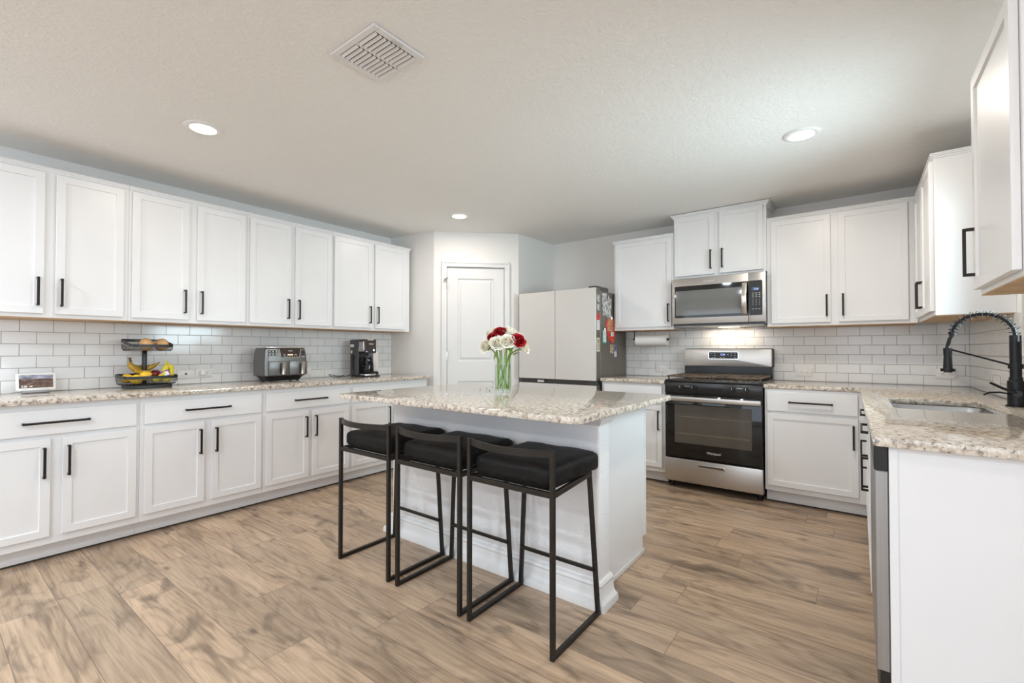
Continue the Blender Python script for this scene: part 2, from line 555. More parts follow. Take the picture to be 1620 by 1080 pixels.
    def build(self, name, parent=None, smooth=35, loc=None):
        me = bpy.data.meshes.new(name)
        self.bm.normal_update()
        self.bm.to_mesh(me)
        self.bm.free()
        for m in self.mats:
            me.materials.append(m)
        if smooth:
            for p in me.polygons:
                p.use_smooth = True
            me.set_sharp_from_angle(angle=math.radians(smooth))
        o = bpy.data.objects.new(name, me)
        COL.objects.link(o)
        if parent is not None:
            o.parent = parent
        if loc is not None:
            o.location = loc
        return o


def rrect(x0, x1, y0, y1, r, n=6):
    out = []
    for cx, cy, a0 in ((x1 - r, y1 - r, 0), (x0 + r, y1 - r, 90), (x0 + r, y0 + r, 180), (x1 - r, y0 + r, 270)):
        for i in range(n + 1):
            a = math.radians(a0 + 90 * i / n)
            out.append((cx + r * math.cos(a), cy + r * math.sin(a)))
    return out


def tag(o, label, cat, group=None):
    o['label'] = label
    o['category'] = cat
    if group:
        o['group'] = group
    return o


def thing(name, label, cat, loc=(0, 0, 0), rz=0.0, group=None):
    o = bpy.data.objects.new(name, None)
    o.empty_display_size = 0.1
    o.location = loc
    o.rotation_euler = (0, 0, rz)
    COL.objects.link(o)
    return tag(o, label, cat, group)


def struct(o):
    o['kind'] = 'structure'
    return o


def text(name, s, size, mat, parent, loc, rot, ext=0.0004, align='CENTER', lab=None):
    cu = bpy.data.curves.new(name, 'FONT')
    cu.body = s
    cu.size = size
    cu.extrude = ext
    cu.align_x = align
    cu.align_y = 'CENTER'
    t = bpy.data.objects.new('tmp_text', cu)
    COL.objects.link(t)
    dg = bpy.context.evaluated_depsgraph_get()
    me = bpy.data.meshes.new_from_object(t.evaluated_get(dg))
    bpy.data.objects.remove(t)
    bpy.data.curves.remove(cu)
    me.name = name
    me.materials.clear()
    me.materials.append(mat)
    o = bpy.data.objects.new(name, me)
    o.location = loc
    o.rotation_euler = rot
    COL.objects.link(o)
    o.parent = parent
    return o


FRONT = (PI / 2, 0, 0)      # text that faces local -y

# ------------------------------------------------------------------ room shell
D, E, CZ, RX = 4.21, 4.67, 2.44, 0.655
YB = -3.5


def wallbox(name, x0, x1, y0, y1, z0, z1, mat=None):
    mb = MB()
    mb.box(x0, x1, y0, y1, z0, z1, mat or M['wall'])
    return struct(mb.build(name, smooth=0))


wallbox('floor', -4.4, 2.8, YB - 0.2, 4.9, -0.1, 0.0, M['floor'])
wallbox('ceiling', -4.4, 2.8, YB - 0.2, 4.9, CZ, CZ + 0.1, M['ceiling'])
wallbox('wall_left', -D - 0.15, -D, YB - 0.15, 4.82, 0, CZ)
wallbox('wall_back', -D, RX + 0.15, E, E + 0.15, 0, CZ)


def wall_with_openings(name, along, a0, a1, p0, p1, opens):
    """wall slab between p0 and p1 thick; opens: (a_start, a_end, z0, z1)"""
    mb = MB()

    def seg(s, e, z0, z1):
        if e - s < 1e-4 or z1 - z0 < 1e-4:
            return
        if along == 'x':
            mb.box(s, e, p0, p1, z0, z1, M['wall'])
        else:
            mb.box(p0, p1, s, e, z0, z1, M['wall'])
    cur = a0
    for (s, e, z0, z1) in sorted(opens):
        seg(cur, s, 0, CZ)
        seg(s, e, 0, z0)
        seg(s, e, z1, CZ)
        cur = e
    seg(cur, a1, 0, CZ)
    return struct(mb.build(name, smooth=0))


wall_with_openings('wall_right', 'y', 1.62, E, RX, RX + 0.15, [(2.36, 3.36, 1.16, 2.08)])
wallbox('wall_step', RX + 0.15, 2.6, 1.62, 1.77, 0, CZ)
wall_with_openings('wall_side', 'y', YB, 1.62, 2.6, 2.75, [(-1.7, 1.3, 0.55, 2.15)])
wall_with_openings('wall_rear', 'x', -D, 2.75, YB - 0.15, YB, [(-3.55, -1.55, 0.5, 2.2), (-0.45, 1.55, 0.5, 2.2)])


def window(n, along, a0, a1, z0, z1, p0, p1):
    """frame, one mullion and pane in a wall opening"""
    root = MB()
    t = 0.05

    def bx(mb, s, e, q0, q1, z0_, z1_, mat):
        if along == 'x':
            mb.box(s, e, q0, q1, z0_, z1_, mat, 0.003)
        else:
            mb.box(q0, q1, s, e, z0_, z1_, mat, 0.003)
    bx(root, a0, a0 + t, p0, p1, z0, z1, M['trim'])
    bx(root, a1 - t, a1, p0, p1, z0, z1, M['trim'])
    bx(root, a0 + t, a1 - t, p0, p1, z0, z0 + t, M['trim'])
    bx(root, a0 + t, a1 - t, p0, p1, z1 - t, z1, M['trim'])
    zm = (z0 + z1) / 2
    bx(root, a0 + t, a1 - t, p0, p1, zm - 0.018, zm + 0.018, M['trim'])
    r = struct(root.build('window_%d' % n))
    g = MB()
    pm = (p0 + p1) / 2
    bx(g, a0 + t, a1 - t, pm - 0.003, pm + 0.003, z0 + t, zm - 0.018, M['pane'])
    bx(g, a0 + t, a1 - t, pm - 0.003, pm + 0.003, zm + 0.018, z1 - t, M['pane'])
    g.build('pane', r)
    return r


window(1, 'y', 2.36, 3.36, 1.16, 2.08, RX + 0.05, RX + 0.10)
window(2, 'x', -3.55, -1.55, 0.5, 2.2, YB - 0.10, YB - 0.05)
window(3, 'x', -0.45, 1.55, 0.5, 2.2, YB - 0.10, YB - 0.05)
window(4, 'y', -1.7, 1.3, 0.55, 2.15, 2.65, 2.70)

# pantry closet walls: a short wall, the diagonal with the door, a return beside the fridge
PA, PB_ = Vector((-3.585, 3.365, 0)), Vector((-2.938, 4.003, 0))
dg_ = (PB_ - PA).normalized()
DL = (PB_ - PA).length
mb = MB()
mb.prism([(-D, 3.295), (PA.x, PA.y), (PA.x - 0.04, PA.y + 0.10), (-D, 3.405)], 0, CZ, M['wall'])
struct(mb.build('wall_pantry_left', smooth=0))
mb = MB()
mb.prism([(PB_.x, PB_.y), (-2.905, E), (-3.0, E), (PB_.x - 0.10, PB_.y + 0.03)], 0, CZ, M['wall'])
struct(mb.build('wall_pantry_right', smooth=0))
ang = math.atan2(dg_.y, dg_.x)
DM = Matrix.Translation(PA) @ Matrix.Rotation(ang, 4, 'Z')      # local: x along the diagonal, -y towards the room
SX0, SX1, DH = 0.140, 0.752, 2.062
mb = MB()
mb.box(0, SX0 - 0.012, 0, 0.10, 0, CZ, M['wall'], mtx=DM)
mb.box(SX1 + 0.012, DL, 0, 0.10, 0, CZ, M['wall'], mtx=DM)
mb.box(SX0 - 0.012, SX1 + 0.012, 0, 0.10, DH + 0.012, CZ, M['wall'], mtx=DM)
struct(mb.build('wall_pantry_diagonal', smooth=0))

# pantry door
mb = MB()
cw = 0.058
for (x0, x1, z0, z1) in ((SX0 - cw, SX0 - 0.004, 0, DH + cw), (SX1 + 0.004, SX1 + cw, 0, DH + cw), (SX0 - 0.004, SX1 + 0.004, DH + 0.004, DH + cw)):
    mb.box(x0, x1, -0.016, -0.001, z0, z1, M['trim'], 0.004, 2)
    if z0 == 0:
        xo = x0 if x0 < 0.3 else x1 - 0.016
        mb.box(xo, xo + 0.016, -0.024, -0.014, z0, z1, M['trim'], 0.004, 2)
    else:
        mb.box(SX0 - cw, SX1 + cw, -0.024, -0.014, z1 - 0.016, z1, M['trim'], 0.004, 2)
# jamb
mb.box(SX0 - 0.011, SX0 - 0.003, 0, 0.095, 0, DH + 0.010, M['trim'])
mb.box(SX1 + 0.003, SX1 + 0.011, 0, 0.095, 0, DH + 0.010, M['trim'])
mb.box(SX0 - 0.003, SX1 + 0.003, 0, 0.095, DH + 0.003, DH + 0.011, M['trim'])
door = mb.build('door_1')
door.matrix_world = DM
struct(door)
b = bmesh.new()
bmesh.ops.create_cube(b, size=1.0)
for v in b.verts:
    v.co = Vector(((SX0 + SX1) / 2 + v.co.x * (SX1 - SX0), 0.030 + v.co.y * 0.035, 0.008 + (DH - 0.010) * (v.co.z + 0.5)))
# cut the front into panels
xs, zs = [0.252, 0.640], [0.22, 0.845, 1.058, 1.945]
for x in xs:
    bmesh.ops.bisect_plane(b, geom=b.verts[:] + b.edges[:] + b.faces[:], plane_co=(x, 0, 0), plane_no=(1, 0, 0))
for z in zs:
    bmesh.ops.bisect_plane(b, geom=b.verts[:] + b.edges[:] + b.faces[:], plane_co=(0, 0, z), plane_no=(0, 0, 1))
b.faces.ensure_lookup_table()
b.normal_update()
for (z0, z1) in ((zs[0], zs[1]), (zs[2], zs[3])):
    for f in [f for f in b.faces if f.normal.y < -0.9]:
        c = f.calc_center_median()
        if xs[0] < c.x < xs[1] and z0 < c.z < z1:
            bmesh.ops.inset_region(b, faces=[f], thickness=0.014, depth=-0.016)
            bmesh.ops.inset_region(b, faces=[f], thickness=0.016, depth=0.0)
            bmesh.ops.inset_region(b, faces=[f], thickness=0.026, depth=0.014)
            break
mb = MB()
mb.add(b, M['trim'])
mb.build('door_slab', door, smooth=20)
for z in (0.25, 1.115, 1.84):
    mb = MB()
    mb.cyl((SX0 - 0.002, -0.004, z - 0.045), (SX0 - 0.002, -0.004, z + 0.045), 0.006, M['chrome'], 10)
    mb.build('hinge', door)
mb = MB()
mb.box(SX0 - 0.030, SX0 - 0.012, -0.040, -0.024, 1.925, 1.937, M['chrome'], 0.002)
mb.box(SX0 - 0.014, SX0 + 0.010, -0.046, -0.034, 1.928, 1.946, M['chrome'], 0.002)
mb.bar((SX0 - 0.022, -0.032, 1.925), (SX0 - 0.036, -0.032, 1.895), 0.006, 0.005, M['chrome'])
mb.bar((SX0 - 0.004, -0.034, 1.93), (SX0 - 0.004, -0.030, 1.83), 0.004, 0.004, M['chrome'])
lt = mb.build('flip_latch', door)
lt['label'] = 'small metal flip latch screwed to the casing'

# ------------------------------------------------------------------ cabinet builder
# local frame: x along the run seen from the front, -y towards the viewer, back at y = 0
FT = 0.020          # door thickness


def pull(parent, cx, cz, yf, L, vert=True):
    mb = MB()
    w, proj, t = 0.012, 0.030, 0.009
    if vert:
        mb.box(cx - w / 2, cx + w / 2, yf - proj, yf - proj + t, cz - L / 2, cz + L / 2, M['bronze'], 0.001)
        for s in (-1, 1):
            zc = cz + s * (L / 2 - 0.005)
            mb.box(cx - w / 2, cx + w / 2, yf - proj + t, yf, zc - 0.005, zc + 0.005, M['bronze'])
    else:
        mb.box(cx - L / 2, cx + L / 2, yf - proj, yf - proj + t, cz - w / 2, cz + w / 2, M['bronze'], 0.001)
        for s in (-1, 1):
            xc = cx + s * (L / 2 - 0.005)
            mb.box(xc - 0.005, xc + 0.005, yf - proj + t, yf, cz - w / 2, cz + w / 2, M['bronze'])
    return mb.build('handle', parent, smooth=0)


def cabinet(name, label, cat, group, loc, rz, W, dep, z0, z1, doors, drawers=(), crown=None, toe=None, hollow=False, under=False, end=None):
    r = thing(name, label, cat, loc, rz, group)
    mb = MB()
    if hollow:
        t = 0.018
        mb.box(0, t, -dep, 0, z0, z1, M['white'])
        mb.box(W - t, W, -dep, 0, z0, z1, M['white'])
        mb.box(t, W - t, -0.01, 0, z0, z1, M['white'])
        mb.box(t, W - t, -dep, -0.01, z0, z0 + t, M['white'])
        mb.box(t, W - t, -dep, -dep + t, z1 - 0.20, z1, M['white'])
        mb.box(t, W - t, -dep, -dep + t, z0 + t, z0 + 0.05, M['white'])
        mb.box(W / 2 - 0.03, W / 2 + 0.03, -dep, -dep + t, z0 + 0.05, z1 - 0.2, M['white'])
    else:
        mb.box(0, W, -dep, 0, z0 + (0.004 if under else 0), z1, M['white'], 0.001)
    mb.build('body', r)
    if under:
        mb = MB()
        mb.box(0.002, W - 0.002, -dep + 0.002, -0.001, z0, z0 + 0.004, M['wood'])
        o = mb.build('bottom_panel', r, smooth=0)
        o['label'] = 'raw wood underside'
    for (x0, x1, a, c, side) in doors:
        mb = MB()
        mb.shaker(x0, x1, a, c, -dep - 0.001, -dep - FT, M['white'])
        d = mb.build('door', r, smooth=20)
        if side:
            hx = x0 + 0.026 if side[0] == 'L' else x1 - 0.026
            hz = (a + 0.130) if side[1] == 'b' else (c - 0.130)
            pull(d, hx, hz, -dep - FT, 0.168)
    for (x0, x1, a, c, L) in drawers:
        mb = MB()
        mb.box(x0, x1, -dep - FT, -dep - 0.001, a, c, M['white'], 0.002)
        d = mb.build('drawer', r, smooth=20)
        if L:
            pull(d, (x0 + x1) / 2, (a + c) / 2, -dep - FT, L, False)
    if crown:
        pr, hh, lft, rgt = crown
        mb = MB()
        # stepped and flared moulding along the front (and the sides when open)
        for k, (p, a, c) in enumerate(((0.35, 0.0, 0.45), (0.7, 0.40, 0.75), (1.0, 0.72, 1.0))):
            x0 = -pr * p if lft else 0
            x1 = W + pr * p if rgt else W
            mb.box(x0, x1, -dep - pr * p, -dep + 0.0, z1 - 0.012 + hh * a, z1 - 0.012 + hh * c, M['white'], 0.0015)
            if lft:
                mb.box(-pr * p, 0, -dep, -0.002, z1 - 0.012 + hh * a, z1 - 0.012 + hh * c, M['white'])
            if rgt:
                mb.box(W, W + pr * p, -dep, -0.002, z1 - 0.012 + hh * a, z1 - 0.012 + hh * c, M['white'])
        mb.build('crown_moulding', r)
    if toe:
        mb = MB()
        mb.box(0, W, -toe, -0.01, 0.012, z0, M['white'])
        mb.box(0, W, -toe - 0.006, -toe, 0.012, 0.034, M['white'], 0.002)
        mb.box(0, W, -toe + 0.006, -0.01, 0.0, 0.012, M['slot'])  # dark strip puts in the shade of the gap under the board
        mb.build('toe_kick', r)
    return r


# ---- left wall ------------------------------------------------------------
LR = PI / 2
xw = -4.198
UZ0, UZ1, UD = 1.370, 2.262, 0.318
Y0 = [0.138, 0.886, 1.630, 2.372, 3.282]
dU = [[(0.157, 0.488), (0.537, 0.858)], [(0.903, 1.228), (1.281, 1.611)], [(1.646, 1.975), (2.016, 2.357)], [(2.384, 2.792), (2.831, 3.217)]]
lab_u = ['white double upper cabinet at the left edge of the photo, above the small smart display',
         'white double upper cabinet above the two-tier fruit basket',
         'white double upper cabinet above the grey air fryer',
         'white double upper cabinet above the coffee maker, next to the pantry wall']
for i in range(4):
    W = Y0[i + 1] - Y0[i] - 0.001
    ds = [(a - Y0[i], b_ - Y0[i], 1.397, 2.240, ('R' if k == 0 else 'L') + 'b') for k, (a, b_) in enumerate(dU[i])]
    cabinet('upper_cabinet', lab_u[i], 'cabinet', 'upper cabinets on the left wall', (xw - 0.0115, Y0[i], 0), LR, W, UD + 0.0115, UZ0, UZ1, ds,
            crown=(0.016, 0.026, False, i == 3), under=True)
LD = 0.604
dL = [[(0.157, 0.488), (0.535, 0.866)], [(0.907, 1.237), (1.281, 1.612)], [(1.648, 1.984), (2.015, 2.355)], [(2.388, 2.806), (2.846, 3.254)]]
lab_l = ['white lower cabinet at the left edge of the photo, below the small smart display',
         'white lower cabinet below the two-tier fruit basket',
         'white lower cabinet below the grey air fryer',
         'white lower cabinet below the coffee maker, partly hidden by the island']
for i in range(4):
    W = Y0[i + 1] - Y0[i] - 0.001
    ds = [(a - Y0[i], b_ - Y0[i], 0.150, 0.690, ('R' if k == 0 else 'L') + 't') for k, (a, b_) in enumerate(dL[i])]
    dr = [(dL[i][0][0] - Y0[i], dL[i][1][1] - Y0[i], 0.712, 0.850, 0.272 if i < 3 else 0.0)]
    cabinet('lower_cabinet', lab_l[i], 'cabinet', 'lower cabinets on the left wall', (xw, Y0[i], 0), LR, W, LD, 0.104, 0.882, ds, dr, toe=0.522)
mb = MB()
mb.prism([(-4.198, 0.128), (-3.548, 0.128), (-3.548, 3.286), (-4.198, 3.286)], 0.884, 0.914, M['granite'], 0.004, 2)
tag(mb.build('countertop'), 'long speckled granite countertop along the left wall', 'countertop')

# ---- back wall ------------------------------------------------------------
yw = 4.658
BU = 0.328          # frame plane 4.33, door fronts 4.31
cabinet('upper_cabinet', 'white single-door upper cabinet between the fridge and the microwave', 'cabinet', None,
        (-1.972, yw + 0.0115, 0), 0, 0.600, BU + 0.0115, UZ0, UZ1, [(0.022, 0.580, 1.400, 2.240, 'Rb')], crown=(0.018, 0.026, True, False), under=True)
cabinet('upper_cabinet', 'raised white double cabinet directly above the microwave', 'cabinet', None,
        (-1.370, yw + 0.0115, 0), 0, 0.766, BU + 0.0115, 1.838, 2.412, [(0.010, 0.357, 1.857, 2.400, 'Rb'), (0.400, 0.742, 1.857, 2.400, 'Lb')],
        crown=(0.026, 0.034, True, True), under=False)
cabinet('upper_cabinet', 'white double upper cabinet to the right of the microwave', 'cabinet', None,
        (-0.602, yw + 0.0115, 0), 0, 0.945, BU + 0.0115, UZ0, UZ1, [(0.032, 0.437, 1.397, 2.240, 'Rb'), (0.487, 0.893, 1.397, 2.240, 'Lb')],
        crown=(0.016, 0.026, False, False), under=True)
# right wall uppers: local x runs towards the camera
RR = -PI / 2
xr = 0.643
cabinet('upper_cabinet', 'white upper cabinet in the right corner, its plain side panel facing the camera', 'cabinet', None,
        (xr + 0.0115, 4.312, 0), RR, 0.862, 0.3095, UZ0, UZ1, [(0.031, 0.418, 1.397, 2.240, 'Rb'), (0.441, 0.848, 1.397, 2.240, 'Lb')],
        crown=(0.016, 0.026, False, True), under=True)
cabinet('upper_cabinet', 'closest white upper cabinet, cut off by the right edge of the photo', 'cabinet', None,
        (xr + 0.0115, 2.272, 0), RR, 0.534, 0.3095, UZ0, 2.140, [(0.014, 0.519, 1.391, 2.128, 'Lb')],
        crown=(0.014, 0.024, True, True), under=True)
BD = 0.635
cabinet('lower_cabinet', 'narrow white lower cabinet between the fridge and the gas range', 'cabinet', None,
        (-1.960, yw, 0), 0, 0.606, BD, 0.104, 0.882, [(0.026, 0.580, 0.146, 0.690, 'Rt')], [(0.026, 0.580, 0.705, 0.862, 0.272)], toe=0.562)
cabinet('lower_cabinet', 'white lower cabinet just right of the gas range, one drawer over one door', 'cabinet', None,
        (-0.582, yw, 0), 0, 0.634, BD, 0.104, 0.882, [(0.018, 0.578, 0.146, 0.695, 'Rt')], [(0.018, 0.578, 0.715, 0.860, 0.272)], toe=0.562)
# right run under the sink: fronts at x = 0.05
RD = 0.588
cabinet('lower_cabinet', 'white lower cabinet in the right corner, seen edge-on past the sink cabinet', 'cabinet', None,
        (xr, 4.000, 0), RR, 0.596, RD, 0.104, 0.882, [(0.08, 0.580, 0.146, 0.690, 'Rt')], [(0.08, 0.580, 0.712, 0.855, 0.30)], toe=0.50)
cabinet('sink_cabinet', 'white sink cabinet under the sink, its doors seen edge-on beside the dishwasher', 'cabinet', None,
        (xr, 3.400, 0), RR, 0.930, RD, 0.104, 0.882, [(0.025, 0.455, 0.146, 0.690, 'Rt'), (0.475, 0.905, 0.146, 0.690, 'Lt')],
        [(0.025, 0.905, 0.712, 0.855, 0.30)], toe=0.50, hollow=True)
# end panel of the peninsula
r = thing('end_panel', 'plain white panel closing the end of the right-hand counter', 'panel', (0.0, 1.832, 0))
mb = MB()
mb.box(0.072, 0.640, 0, 0.018, 0, 0.882, M['white'], 0.001)
mb.build('panel', r)
mb = MB()
mb.box(0.072, 0.094, -0.005, -0.0002, 0, 0.882, M['white'], 0.001)
mb.build('edge_strip', r)

# L-shaped worktop with the sink cut-out
SKX0, SKX1, SKY0, SKY1 = 0.130, 0.500, 2.745, 3.320
outer = [(-0.588, 4.008), (0.004, 4.008), (0.034, 1.803), (0.641, 1.803), (0.641, 4.656), (-0.588, 4.656)]
inner = rrect(SKX0, SKX1, SKY0, SKY1, 0.05, 5)
b = bmesh.new()


def loop_edges(b, pts, z):
    vs = [b.verts.new((x, y, z)) for x, y in pts]
    return [b.edges.new((vs[i], vs[(i + 1) % len(vs)])) for i in range(len(vs))]


ed = loop_edges(b, outer, 0.884) + loop_edges(b, inner, 0.884)
bmesh.ops.triangle_fill(b, use_beauty=True, use_dissolve=False, edges=ed)
r_ = bmesh.ops.extrude_face_region(b, geom=b.faces[:])
for e in r_['geom']:
    if isinstance(e, bmesh.types.BMVert):
        e.co.z = 0.914
bmesh.ops.recalc_face_normals(b, faces=b.faces)
sharp = [e for e in b.edges if len(e.link_faces) == 2 and abs(e.verts[0].co.z - e.verts[1].co.z) < 1e-6 and abs(e.link_faces[0].normal.dot(e.link_faces[1].normal)) < 0.3]
bmesh.ops.bevel(b, geom=sharp, offset=0.004, segments=2, profile=0.5, affect='EDGES')
mb = MB()
mb.add(b, M['granite'])
tag(mb.build('countertop'), 'L-shaped granite countertop with the undermount sink cut into it', 'countertop')
mb = MB()
mb.prism([(-1.962, 3.985), (-1.352, 3.985), (-1.352, 4.656), (-1.962, 4.656)], 0.884, 0.914, M['granite'], 0.004, 2)
tag(mb.build('countertop'), 'short granite countertop between the fridge and the gas range', 'countertop')

# sink
r = thing('sink', 'undermount stainless steel sink below the black faucet', 'sink', ((SKX0 + SKX1) / 2, (SKY0 + SKY1) / 2, 0.69))
b = bmesh.new()
hx, hy = (SKX1 - SKX0) / 2, (SKY1 - SKY0) / 2
rings = []
for (g, z, rr) in ((0.012, 0.192, 0.055), (0.004, 0.192, 0.055), (0.0, 0.180, 0.055), (-0.012, 0.03, 0.05), (-0.04, 0.005, 0.04)):
    rings.append([b.verts.new((x, y, z)) for x, y in rrect(-hx - g, hx + g, -hy - g, hy + g, rr, 5)])
for A, B in zip(rings, rings[1:]):
    for k in range(len(A)):
        b.faces.new((A[k], A[(k + 1) % len(A)], B[(k + 1) % len(A)], B[k]))
b.faces.new(rings[-1])
bmesh.ops.recalc_face_normals(b, faces=b.faces)
mb = MB()
mb.add(b, mat_steel('sink_steel', (0.40, 0.40, 0.395), 0.36, 1))
o = mb.build('basin', r)
so = o.modifiers.new('thickness', 'SOLIDIFY')
so.thickness = 0.0015
so.offset = -1
mb = MB()
mb.lathe([(0.0, 0.008), (0.03, 0.008), (0.042, 0.012), (0.045, 0.0065)], M['chrome'], 20)
mb.build('drain', r)

# faucet
FX, FY = 0.590, 3.145
r = thing('faucet', 'matte black spring-neck kitchen faucet standing behind the sink', 'faucet', (FX, FY, 0.9145))
mb = MB()
mb.lathe([(0, 0), (0.036, 0), (0.036, 0.006), (0.030, 0.008), (0.030, 0.118), (0.026, 0.122), (0, 0.122)], M['faucet'], 24)
mb.build('base', r)
mb = MB()
mb.cyl((0, 0, 0.12), (0, 0, 0.335), 0.0205, M['faucet'], 20)
mb.cyl((0, 0, 0.122), (0, 0, 0.137), 0.024, M['faucet'], 20)
mb.cyl((0, 0, 0.178), (0, 0, 0.200), 0.0265, M['faucet'], 20)
mb.build('column', r)
# spout arch leaning towards -x and away from the wall
ax, ay = -0.955, 0.30       # horizontal direction of the arch
SP = 0.215
arc = []
for i in range(25):
    a = PI * i / 24
    d_ = SP / 2 * (1 - math.cos(a))
    arc.append((ax * d_, ay * d_, 0.333 + 0.102 * math.sin(a) + 0.012 * i / 24))
arc += [(ax * (SP + 0.012), ay * (SP + 0.012), 0.322), (ax * (SP + 0.020), ay * (SP + 0.020), 0.286)]
mb = MB()
mb.tube(arc, 0.0078, M['faucet'], 10)
mb.build('hose', r)
mb = MB()
coil = []
A = [Vector(p) for p in arc[:25]]
turns = 15
for i in range(turns * 14 + 1):
    t = i / (turns * 14) * 23.0 + 0.4
    k = int(t)
    p = A[k].lerp(A[k + 1], t - k)
    tg = (A[k + 1] - A[k]).normalized()
    side = Vector((ay, -ax, 0)).normalized()
    n_ = side.cross(tg)
    ph = 2 * PI * i / 14
    coil.append(p + (side * math.cos(ph) + n_ * math.sin(ph)) * 0.0185)
mb.tube(coil, 0.0020, M['faucet'], 5)
mb.build('spring', r)
mb = MB()
hx_, hy_ = ax * (SP + 0.020), ay * (SP + 0.020)
mb.cyl((ax * SP, ay * SP, 0.342), (ax * (SP + 0.004), ay * (SP + 0.004), 0.360), 0.015, M['faucet'], 16)
mb.build('hose_collar', r)
mb = MB()
mb.cyl((hx_, hy_, 0.274), (hx_, hy_, 0.292), 0.010, M['faucet'], 16, 0.007)
mb.cyl((hx_, hy_, 0.242), (hx_, hy_, 0.276), 0.0175, M['faucet'], 20)
mb.cyl((hx_, hy_, 0.169), (hx_, hy_, 0.242), 0.019, M['faucet'], 20, 0.016)
mb.cyl((hx_, hy_, 0.156), (hx_, hy_, 0.171), 0.029, M['faucet'], 24)
mb.cyl((hx_, hy_, 0.151), (hx_, hy_, 0.157), 0.016, M['faucet'], 20)
mb.build('spray_head', r)
mb = MB()
mb.tube([(0, 0, 0.189), (hx_ * 0.95, hy_ * 0.95, 0.268)], 0.0045, M['faucet'], 8)
mb.build('support_arm', r)
mb = MB()
mb.cyl((0, -0.026, 0.062), (-0.006, -0.062, 0.064), 0.015, M['faucet'], 16)
mb.tube([(-0.004, -0.055, 0.066), (-0.05, -0.058, 0.085), (-0.095, -0.058, 0.112)], [0.007, 0.006, 0.0055], M['faucet'], 8)
mb.build('lever', r)
mb = MB()
mb.tube([(-0.024, -0.018, 0.06), (-0.06, -0.03, 0.066), (-0.095, -0.04, 0.064), (-0.115, -0.045, 0.052)], 0.004, M['faucet'], 8)
mb.build('side_spout', r)

# ---- backsplash -----------------------------------------------------------
mb = MB()
mb.box(-4.2085, -4.200, -0.3, 3.294, 0.9145, 1.3690, M['tile_left'])
tag(mb.build('tile_backsplash', smooth=0), 'white subway tile backsplash along the left wall', 'backsplash')
mb = MB()
mb.box(-1.985, 0.6445, 4.6605, 4.6690, 0.9150, 1.3690, M['tile_back'])
mb.box(-1.368, -0.606, 4.6605, 4.6690, 1.3690, 1.400, M['tile_back'])
tag(mb.build('tile_backsplash', smooth=0), 'white subway tile backsplash behind the gas range', 'backsplash')
mb = MB()
mb.box(0.6455, 0.6545, 1.80, 4.660, 0.9150, 1.157, M['tile_right'])
mb.box(0.6455, 0.6545, 3.37, 4.660, 1.157, 1.369, M['tile_right'])
mb.box(0.6455, 0.6545, 1.80, 2.35, 1.157, 1.369, M['tile_right'])
tag(mb.build('tile_backsplash', smooth=0), 'white subway tile backsplash on the right wall behind the faucet', 'backsplash')


# ---- outlets --------------------------------------------------------------
def outlet(label, loc, rz, W=0.118, H=0.072, kind='duplex'):
    r = thing('outlet', label, 'outlet', loc, rz)
    mb = MB()
    mb.box(-W / 2, W / 2, -0.006, 0, -H / 2, H / 2, M['plate'], 0.0025, 2)
    mb.build('cover_plate', r)
    if kind in ('duplex', 'upright', 'combo'):
        for k, s in enumerate((-1, 1)):
            if kind == 'combo' and s > 0:
                mb = MB()
                mb.box(0.02, 0.052, -0.010, -0.006, -0.024, 0.024, M['plate'], 0.002)
                mb.build('rocker_switch', r)
                continue
            cx, cz = (s * 0.0195, 0) if kind == 'duplex' else (0, s * 0.0195)
            if kind == 'combo':
                cx, cz = -0.035, 0
            mb = MB()
            mb.lathe([(0, 0.0085), (0.0135, 0.0085), (0.0150, 0.0060)], M['plate'], 20, Matrix.Translation((cx, 0, cz)) @ Matrix.Rotation(PI / 2, 4, 'X'))
            for q in ((-0.004, 0.004), (0.004, 0.004)):
                ox, oz = (q[1], q[0]) if kind == 'duplex' else q
                mb.box(cx + ox - 0.0035, cx + ox + 0.0035, -0.0092, -0.0080, cz + oz - 0.0011, cz + oz + 0.0011, M['slot'])
            mb.box(cx - 0.0075, cx - 0.0040, -0.0092, -0.0080, cz - 0.0018, cz + 0.0018, M['slot'])
            mb.build('receptacle', r)
    elif kind == 'jack':
        mb = MB()
        mb.cyl((0, -0.006, 0), (0, -0.014, 0), 0.007, M['slot'], 12)
        mb.build('jack', r)
    return r


outlet('white wall plate with one dark jack, left of the plugged-in outlet', (-4.1995, 1.318, 0.992), LR, kind='jack')
r = outlet('white wall outlet with a charger plugged in, between the fruit basket and the air fryer', (-4.1995, 1.442, 0.997), LR)
mb = MB()
mb.box(-0.032, -0.002, -0.045, -0.0095, -0.018, 0.020, M['plate'], 0.004, 2)
r2 = tag(mb.build('charger'), 'small white charger plugged into the left wall outlet', 'charger')
r2.location = (-4.1995, 1.442, 0.997)
r2.rotation_euler = (0, 0, LR)
outlet('white wall outlet just right of the air fryer', (-4.1995, 2.285, 0.972), LR)
outlet('white wall outlet left of the gas range', (-1.607, 4.660, 0.990), 0)
outlet('white wall outlet right of the gas range', (-0.372, 4.660, 0.987), 0)
outlet('white wall outlet behind the spray head of the faucet', (0.520, 4.660, 1.001), 0)
outlet('white outlet with a rocker switch on the right wall beside the faucet', (0.645, 3.86, 0.995), RR, 0.20, 0.075, 'combo')

# ------------------------------------------------------------------ island
IX0, IX1 = -2.440, -0.957
r = thing('kitchen_island', 'white kitchen island with a textured front and a granite top', 'kitchen island', ((IX0 + IX1) / 2, 1.93, 0))
ox = (IX0 + IX1) / 2


def ibox(mb, x0, x1, y0, y1, z0, z1, mat, bev=0.0, seg=1):
    mb.box(x0 - ox, x1 - ox, y0 - 1.93, y1 - 1.93, z0, z1, mat, bev, seg)


